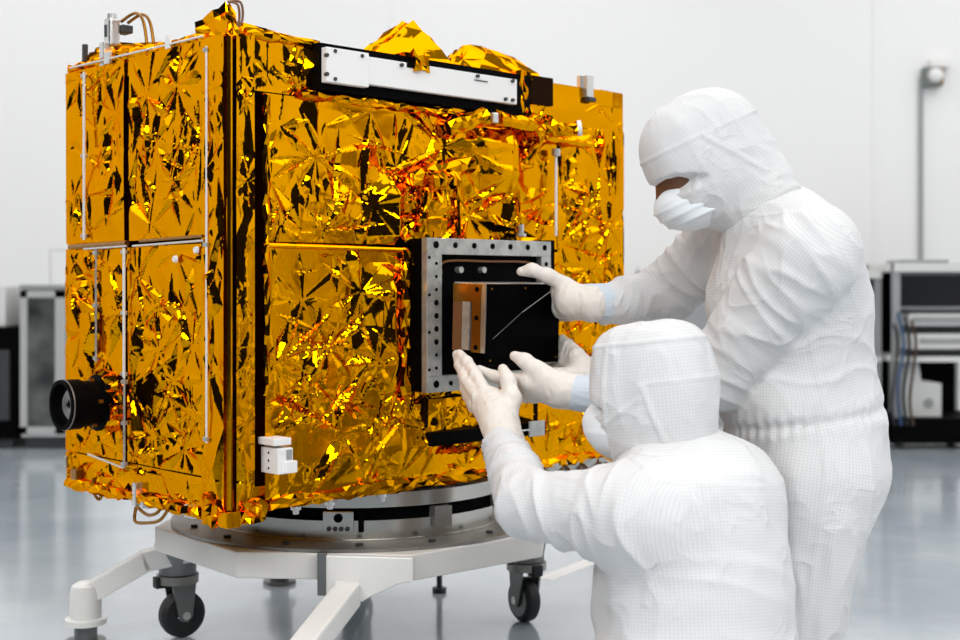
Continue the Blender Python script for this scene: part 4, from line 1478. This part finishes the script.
s_p = at(622, 510, 2.5)
k_seams = [(s_p, (0.9, 0.35, -0.05), 0.005, 0.0022, lambda V: ((V - arr(K_ls)) @ arr(kf) < 0.02) & (V[:, 2] > 0.36) & (V[:, 2] < 0.64) & (V[:, 0] < 0.42)),
           (at(700, 478, 2.5), (0.12, 0, 1), 0.004, 0.0012, lambda V: ((V - arr(K_ls)) @ arr(kf) < 0.02) & (V[:, 0] > 0.3))]
f.build('coverall', M['suit'], K, seams=k_seams, uv=True, inv=Ki)

K_hc = at(653, 388, 2.63)
hf, hu, hr = basis((-0.80, 0.55, -0.12), (0, 0, 1))
KR = Matrix((hf, hr, hu)).transposed()


def kh(a, b, c):
    return K_hc + hf * a + hr * b + hu * c


f = Field(0.0045)
f.ell(kh(-0.004, 0, 0.030), (0.116, 0.103, 0.104), KR, 0.02, n=2.9, fold=hfold(0.003, 5, 16, 11.9))
f.ell(kh(0.0, 0, -0.04), (0.113, 0.103, 0.112), KR, 0.04, n=2.5, fold=hfold(0.0032, 7, 15, 12.9))
f.cap(kh(-0.015, 0, -0.07), K_nek + Vector((0.005, 0, -0.005)), 0.095, 0.102, 0.03, fold=hfold(0.005, 22, 8, 13.9))
for s_ in (1, -1):
    f.cap(kh(0.145, 0.0, -0.02), kh(0.105, s_ * 0.06, -0.028), 0.020, 0.016, 0.004, op='sub')
    f.cap(kh(0.105, s_ * 0.06, -0.028), kh(0.07, s_ * 0.098, -0.035), 0.016, 0.008, 0.004, op='sub')
khd = lambda V, d: (V - arr(K_hc)) @ arr(d)
hs_ = [(kh(0, 0, 0.092), hu, 0.004, 0.0034, None),
       (kh(0.055, 0, 0), hf + hu * 0.12, 0.006, 0.0028, lambda V: (khd(V, hu) < 0.088) & (khd(V, hu) > -0.13)),
       (kh(-0.035, 0, 0), hf - hu * 0.25, 0.006, 0.0030, lambda V: (khd(V, hu) < 0.01) & (khd(V, hu) > -0.13)),
       (kh(0, 0, -0.03), hu * 0.88 + hf * 0.42, 0.005, 0.0026, lambda V: (khd(V, hf) > -0.03)),
       (kh(0, 0, 0.012), hu, 0.004, 0.0016, lambda V: khd(V, hf) < -0.035)]
f.build('hood', M['hood'], K, seams=hs_, uv=True, inv=Ki)
f = Field(0.004)
f.ell(kh(0.062, 0, -0.075), (0.088, 0.092, 0.070), KR, 0.02, fold=hfold(0.0025, 26, 5, 3.4))
f.ell(kh(0.11, 0, -0.055), (0.045, 0.055, 0.036), KR, 0.03)
mk = f.build('face_mask', M['mask'], K, inv=Ki)
f = Field(0.009)
f.ell(kh(0.0, 0, 0.02), (0.108, 0.092, 0.10), KR, 0.02)
f.ell(kh(0.025, 0, -0.05), (0.085, 0.075, 0.085), KR, 0.03)
f.cap(kh(0.105, 0, -0.02), kh(0.125, 0, -0.06), 0.012, 0.016, 0.015)
f.cap(kh(-0.02, 0, -0.06), K_nek, 0.055, 0.05, 0.03)
f.cap(K_nek, K_upr, 0.05, 0.11, 0.05, sq=(kl, 1.2))
f.cap(K_upr, K_pel, 0.115, 0.12, 0.05, sq=(kl, 1.2))
for a_, b_, c_ in ((K_ls, K_le, K_lw), (K_rs, K_re, K_rw)):
    f.cap(K_upr, a_, 0.08, 0.055, 0.04)
    f.cap(a_, b_, 0.05, 0.042, 0.02)
    f.cap(b_, c_, 0.042, 0.028, 0.02)
for a_, b_, c_ in ((K_lh, K_lk, K_la), (K_rh, K_rk, K_ra)):
    f.cap(a_, b_, 0.08, 0.055, 0.03)
    f.cap(b_, c_, 0.05, 0.036, 0.02)
f.build('body', M['skin'], K, inv=Ki, smooth=2)
for s_ in (1, -1):
    f = Field(0.003)
    f.ell(kh(0.092, s_ * 0.034, -0.022), (0.014, 0.016, 0.011), KR, 0.005)
    f.build('eye', M['eye'], K, inv=Ki)
    MB().tube([Ki @ kh(0.113, s_ * 0.02, -0.004), Ki @ kh(0.104, s_ * 0.042, 0.0), Ki @ kh(0.085, s_ * 0.062, -0.006)], [0.003, 0.005, 0.003], 6).build('eyebrow', M['hair'], K)
for an in (K_la, K_ra):
    f = Field(0.008)
    f.cap(an, an - kf * 0.06, 0.062, 0.05, 0.03)
    f.cap(an - kf * 0.05 + Vector((0, 0, 0.01)), an - kf * 0.08 + Vector((0, 0, -0.025)), 0.045, 0.035, 0.03)
    f.build('boot', M['suit'], K, uv=True, inv=Ki)

# lower person's left hand L, fingers up to the box's lower left edge, back of the hand to us
fL = [([at(485, 393, 2.96), at(475, 374, 3.02), at(467, 362, 3.06), at(459.5, 353.5, 3.10)], [0.0165, 0.0145, 0.013, 0.010]),
      ([at(478, 397, 2.965), at(466, 379, 3.03), at(460, 365, 3.08), at(456.5, 354, 3.13)], [0.0165, 0.0145, 0.013, 0.010]),
      ([at(475, 402, 2.985), at(466, 388, 3.05), at(463, 374, 3.11), at(463, 364, 3.15)], [0.0155, 0.0135, 0.012, 0.0095]),
      ([at(474, 407, 3.0), at(468, 396, 3.05), at(467, 385, 3.10), at(468, 378, 3.13)], [0.0145, 0.0125, 0.011, 0.009])]
tL = [([at(506, 418, 2.92), at(512, 398, 2.93), at(508, 380, 2.95), at(503, 369, 2.97)], [0.022, 0.0185, 0.0155, 0.0115])]
hand(K, Ki, at(503, 432, 2.88), at(503.5, 443, 2.85) - at(502, 432, 2.88), [(at(499, 424, 2.89), at(485, 396, 2.965), 0.036, 0.021), (at(497, 424, 2.90), at(477, 404, 2.985), 0.034, 0.019), (at(499, 420, 2.90), at(495, 396, 2.96), 0.030, 0.018), (at(502, 420, 2.90), at(509, 402, 2.93), 0.028, 0.020)], fL, tL, 3.1, 0.045)
# lower person's right hand B, thumb up, fingers under the box
fB = [([at(529, 380, 2.97), at(512, 380, 3.0), at(494, 376.5, 3.04), at(479, 369.5, 3.07)], [0.0175, 0.015, 0.0135, 0.0105]),
      ([at(528, 386, 2.985), at(515, 386, 3.03), at(504, 382, 3.08), at(496, 378, 3.12)], [0.0175, 0.015, 0.0135, 0.0105]),
      ([at(530, 392, 2.995), at(518, 392, 3.04), at(508, 388, 3.09), at(503, 383, 3.13)], [0.0165, 0.0145, 0.013, 0.010]),
      ([at(535, 397, 3.0), at(525, 397, 3.04), at(517, 393, 3.08), at(513, 388, 3.11)], [0.015, 0.013, 0.0115, 0.009])]
tB = [([at(550, 382, 2.96), at(537, 370, 2.96), at(525, 361, 2.97), at(514.5, 356, 2.985)], [0.024, 0.0185, 0.0155, 0.0115])]
hand(K, Ki, at(566, 390, 2.975), at(572, 392, 2.98) - at(560, 389.5, 2.975), [(at(560, 390, 2.97), at(530, 382, 2.97), 0.036, 0.023), (at(560, 391, 2.975), at(532, 391, 2.995), 0.034, 0.022), (at(558, 388, 2.97), at(545, 378, 2.96), 0.033, 0.026)], fB, tB, 4.1, 0.0425)
cuff(K, Ki, at(570, 392, 2.975), at(606, 396, 2.945), 0.038, 0.047)
cuff(K, Ki, at(503, 436, 2.87), at(503.5, 447, 2.835), 0.038, 0.0425)

# ------------------------------------------------------------------ background equipment
GY = 7.55


def gx(px, Y=GY):
    return (px - 480) / F * Y


def gz(py, Y=GY):
    return H - (py - HOR) / F * Y


# left: glass door cabinet
x0, x1 = gx(20), gx(92)
zt = gz(289)
CB = thing('glass_cabinet', ((x0 + x1) / 2, GY, 0), 'grey cabinet with dark glass door behind the left edge of the spacecraft', 'cabinet')
w = x1 - x0
MB().box2((-w / 2, 0.02, 0.07), (w / 2, 0.5, zt), 0.006).build('carcass', M['panel_white'], CB)
dr = MB()
fw = 0.04
dr.box2((-w / 2, 0, 0.09), (-w / 2 + fw, 0.025, zt - 0.01)).box2((gx(55) - (x0 + x1) / 2, 0, 0.09), (gx(66) - (x0 + x1) / 2, 0.025, zt - 0.01))
dr.box2((-w / 2, 0, 0.09), (w / 2, 0.025, 0.13)).box2((-w / 2, 0, zt - 0.05), (w / 2, 0.025, zt - 0.01)).box2((w / 2 - fw, 0, 0.09), (w / 2, 0.025, zt))
d_ = dr.build('door', M['cabinet_grey'], CB)
MB().box2((-w / 2 + fw, 0.008, 0.13), (gx(55) - (x0 + x1) / 2, 0.018, zt - 0.05)).build('glass', M['glass_door'], d_)
MB().box2((gx(66) - (x0 + x1) / 2, 0.008, 0.13), (w / 2 - fw, 0.018, zt - 0.05)).build('glass', M['glass_door'], d_)
MB().box2((-w / 2 - 0.004, -0.004, zt), (w / 2, 0.5, zt + 0.025)).build('top', M['panel_grey'], CB)
MB().box2((-w / 2 + 0.02, 0.05, 0.0), (w / 2 - 0.02, 0.45, 0.07)).build('plinth', M['dark_grey'], CB)
# tube frame standing on the cabinet
fo_ = MB()
xl, xr = gx(39), gx(75)
z0, z1 = zt + 0.025, gz(249)
fo_.tube([(xl, GY + 0.2, z0), (xl, GY + 0.2, z1), (xr, GY + 0.2, z1), (xr, GY + 0.2, z0)], 0.008, 6)
o = fo_.build('tube_frame', M['panel_white'], None)
tag(o, 'thin white tube frame standing on top of the grey glass cabinet', 'frame')
# far left: black unit, partly out of the picture
UX0, UX1 = gx(-30), gx(15)
BU = thing('equipment_unit', ((UX0 + UX1) / 2, GY, 0), 'black equipment unit with grey upper case at the far left edge', 'equipment')
w = UX1 - UX0
MB().box2((-w / 2, 0, 0.06), (w / 2, 0.5, gz(327)), 0.006).build('body', M['black'], BU)
MB().box2((-w / 2, 0.04, gz(327)), (w / 2 - 0.07, 0.46, gz(286)), 0.006).build('upper_case', M['panel_white'], BU)
MB().box2((-w / 2 + .03, 0.04, 0.0), (w / 2 - .03, 0.46, 0.06)).build('base', M['dark_grey'], BU)
MB().box2((w / 2 - 0.16, -0.012, gz(420)), (w / 2 - 0.03, 0.0, gz(350))).build('door', M['dark_grey'], BU)


# right: equipment carts
def cart(xa, xb, Y, label, tall):
    cxm = (xa + xb) / 2
    t = thing('equipment_cart', (cxm, Y, 0), label, 'equipment cart', 'equipment carts by the back wall')
    w = xb - xa
    for sx in (-1, 1):
        for sy in (0.03, 0.52):
            MB().box((sx * (w / 2 - 0.02), sy, tall / 2 + 0.04), (0.04, 0.04, tall - 0.08)).build('post', M['panel_grey'], t)
            cs = MB().cyl((sx * (w / 2 - 0.04) - 0.015, sy, 0.04), (sx * (w / 2 - 0.04) + 0.015, sy, 0.04), 0.04, n=16)
            cs.build('caster', M['rubber'], t)
    MB().box2((-w / 2 - 0.01, -0.01, 0.035), (w / 2 + 0.01, 0.55, 0.18), 0.004).build('base', M['black'], t)
    MB().box2((-w / 2, 0.0, gz(362, Y)), (w / 2, 0.55, gz(357, Y))).build('shelf', M['panel_white'], t)
    MB().box2((-w / 2, 0.0, tall - 0.05), (w / 2, 0.55, tall)).build('top_shelf', M['panel_white'], t)
    MB().box2((-w / 2 + 0.02, 0.5, 0.18), (w / 2 - 0.02, 0.53, tall - 0.05)).build('back_panel', M['black'], t)
    return t


ca, cb_ = gx(894), gx(990)
CT = cart(ca, cb_, GY, 'equipment cart with black screen and white box, right edge by the back wall', gz(263))
cw = cb_ - ca
ccx = (ca + cb_) / 2


def unit(name, px0, px1, py0, py1, m, label, cat, face=None, facem=None, depth=0.3, Y=GY, inset=(3, 3, 3, 3), dy=0.05):
    xa_, xb_ = gx(px0, Y), gx(px1, Y)
    z0_, z1_ = gz(py1, Y), gz(py0, Y)
    t = thing(name, ((xa_ + xb_) / 2, Y + dy, z0_), label, cat)
    w_, h_ = xb_ - xa_, z1_ - z0_
    MB().box2((-w_ / 2, 0, 0), (w_ / 2, depth, h_), 0.004).build('case', m, t)
    if facem:
        e = 0.0058
        MB().box2((-w_ / 2 + inset[0] * e, -0.008, inset[3] * e), (w_ / 2 - inset[1] * e, 0.001, h_ - inset[2] * e)).build(face, facem, t)
    return t


unit('monitor', 900, 984, 272, 309.5, M['panel_grey'], 'wide monitor with black screen under the top shelf of the right-hand cart', 'monitor', 'screen', M['screen'], 0.12)
t_ = unit('test_set', 912, 984, 314, 326, M['panel_white'], 'flat silver instrument under the black screen on the right-hand cart', 'instrument', 'front_panel', M['panel_grey'])
t_ = unit('test_set', 911, 984, 334, 349.5, M['panel_white'], 'white flat instrument on dark base above the shelf of the right-hand cart', 'instrument', 'display', M['panel_grey'], inset=(12, 12, 5, 6))
unit('supply_box', 911, 984, 349.5, 357, M['dark_grey'], 'dark flat box resting on the shelf of the right-hand cart', 'box', 'front_panel', M['black'])
unit('supply_box', 911, 984, 326, 334, M['dark_grey'], 'dark thin box between the silver and white instruments on the right-hand cart', 'box', 'front_panel', M['black'])
unit('shelf_riser', 911, 984, 309.5, 314, M['dark_grey'], 'thin dark riser bar right under the black screen on the right-hand cart', 'riser')
zb_ = 0.18
wb = thing('white_box', (gx(929), GY + 0.1, zb_), 'white box with cut away top corner on the base of the right-hand cart', 'box')
bw_, bh_ = gx(948) - gx(911), gz(364) - 0.18
MB().prism([(-bw_ / 2, 0, 0), (bw_ / 2, 0, 0), (bw_ / 2, 0, bh_ * 0.62), (-bw_ * 0.05, 0, bh_ * 0.66), (-bw_ * 0.12, 0, bh_), (-bw_ / 2, 0, bh_)], (0, 0.3, 0)).build('case', M['panel_white'], wb)
MB().cyl((0.03, -0.006, bh_ * 0.25), (0.03, 0.0, bh_ * 0.25), 0.03, n=16).build('port', M['panel_grey'], wb)
# hanging cables at the left post of the cart
for k, (px, mm) in enumerate(((897, 'blue_cable'), (903, 'rubber'), (909, 'brown_wire'), (891, 'rubber'))):
    pts = [Vector((gx(px), GY - 0.02 - 0.01 * k, gz(312 + 4 * k))), Vector((gx(px + 4), GY - 0.05, gz(345))), Vector((gx(px - 2), GY - 0.05, gz(385 + 6 * k))), Vector((gx(px + 3), GY - 0.02, gz(425)))]
    o = MB().tube(spline(pts), 0.009, 8).build('hanging_cable', M[mm], None)
    tag(o, {0: 'blue cable hanging at the left post of the right-hand cart', 1: 'black cable hanging between the blue and brown cables on the right-hand cart', 2: 'dark brown cable hanging nearest the white box on the right-hand cart', 3: 'black cable hanging leftmost, left of the blue cable on the right-hand cart'}[k], 'cable', 'cables hanging on the equipment cart')
# second cart mostly hidden by the taller person
cart(gx(836, 7.7), gx(882, 7.7), 7.7, 'equipment cart with small screen, mostly hidden behind the taller person', gz(270, 7.7))
unit('monitor', 858, 881, 272, 306, M['panel_white'], 'small monitor with black screen just behind the taller person\'s back', 'monitor', 'screen', M['screen'], 0.12, Y=7.7)
t_ = unit('tray', 905, 952, 259.5, 262.8, M['panel_grey'], 'flat grey tray lying on top of the right-hand cart', 'tray')
# low equipment seen through the gap right of the spacecraft
lw = thing('low_cabinet', (gx(665, 7.9), 7.9, 0), 'low pale cabinet seen in the gap between the spacecraft and taller person', 'cabinet')
MB().box2((-0.42, 0, 0.05), (0.42, 0.5, gz(291, 7.9)), 0.006).build('carcass', M['panel_white'], lw)
MB().box2((-0.42, 0.03, 0.0), (0.42, 0.47, 0.05)).build('plinth', M['dark_grey'], lw)
MB().box2((-0.4, -0.015, 0.1), (-0.01, 0.0, gz(300, 7.9))).build('door', M['panel_grey'], lw)
MB().box2((0.01, -0.015, 0.1), (0.4, 0.0, gz(300, 7.9))).build('door', M['panel_grey'], lw)
bo = thing('bottle', (gx(641, 7.9), 8.05, gz(291, 7.9)), 'small grey bottle standing on the low pale cabinet', 'bottle')
MB().lathe([(0.0, 0.0), (0.035, 0.0), (0.035, 0.09), (0.014, 0.11), (0.014, 0.125), (0.0, 0.125)], n=20).build('flask', M['panel_grey'], bo)
MB().cyl((0, 0, 0.122), (0, 0, 0.145), 0.017, n=14).build('cap', M['panel_white'], bo)

# wall mounted alarm box with conduit
WY = YB
al = thing('alarm_box', (gx(930, WY), WY, gz(78, WY)), 'grey square alarm box with white dome on the back wall, conduit below', 'alarm')
s = 9.5 / F * WY
MB().box((0, -0.04, 0), (2 * s, 0.08, 2 * s), bevel=0.008).build('housing', M['alarm_grey'], al)
MB().lathe([(0.0, 0.05), (0.02, 0.048), (0.04, 0.035), (0.05, 0.0), (0.0, 0.0)], (0.01, -0.08, 0.005), 24, (0, -1, 0)).build('dome', M['white_bar'], al)
MB().box2((s * 0.72, -0.086, -s * 0.8), (s * 0.95, -0.08, s * 0.8)).build('amber_strip', M['copper'], al)
MB().box2((-s * 0.2, -0.06, s), (s * 1.9, 0.0, s * 1.9), 0.005).build('lamp_cover', M['white_bar'], al)
MB().cyl((-s * 1.05, -0.02, 0), (-s * 1.05, -0.02, -(gz(78, WY) - gz(300, WY))), 0.014, n=10).build('conduit', M['panel_grey'], al)

# white stripe on the floor
p0, p1 = Vector((0.207, 4.22, 0)), Vector((0.60, 4.84, 0))
d = (p1 - p0).normalized()
n_ = Vector((-d.y, d.x, 0)) * 0.03
mb = MB().prism([p0 - n_, p1 - n_, p1 + n_, p0 + n_], (0, 0, 0.001))
o = mb.build('floor_stripe', M['band'])
tag(o, 'white stripe on the blue floor beyond the right caster', 'floor tape')

# ------------------------------------------------------------------ light
LAMP = 0.57


def area(name, loc, size, energy, rot=(0, 0, 0), col=(1, 1, 1)):
    l = bpy.data.lights.new(name, 'AREA')
    l.shape = 'RECTANGLE'
    l.size, l.size_y = size
    l.energy = energy
    l.color = col
    o = bpy.data.objects.new(name, l)
    C.objects.link(o)
    o.location = loc
    o.rotation_euler = rot
    return o


for i, (x, y, e) in enumerate(((-3.4, -1.4, 380), (0.4, -1.8, 340), (3.7, -1.4, 400), (-3.3, 3.6, 80), (0.4, 3.2, 70), (4.0, 3.5, 80), (-3.2, 6.8, 88), (0.2, 6.8, 88), (3.8, 6.8, 88))):
    area('ceiling_lamp', (x, y, ZC - 0.03), (2.8, 2.8), e * LAMP)
w = bpy.data.worlds.new('World')
scene.world = w
w.use_nodes = True
w.node_tree.nodes['Background'].inputs[0].default_value = (0.02, 0.02, 0.02, 1)

# ------------------------------------------------------------------ camera
cam = bpy.data.cameras.new('Camera')
co = bpy.data.objects.new('Camera', cam)
C.objects.link(co)
co.location = (0, 0, H)
co.rotation_euler = (PI / 2, 0, 0)
cam.sensor_width = 36
cam.lens = 36 * F / 960
cam.shift_y = -(320 - HOR) / 960
cam.clip_end = 60
cam.dof.use_dof = True
cam.dof.focus_distance = 3.0
cam.dof.aperture_fstop = 2.6
scene.camera = co

vs = scene.view_settings
vs.view_transform = 'Standard'
vs.look = 'None'
vs.exposure = 0.13
vs.gamma = 1.0
vs.use_curve_mapping = False
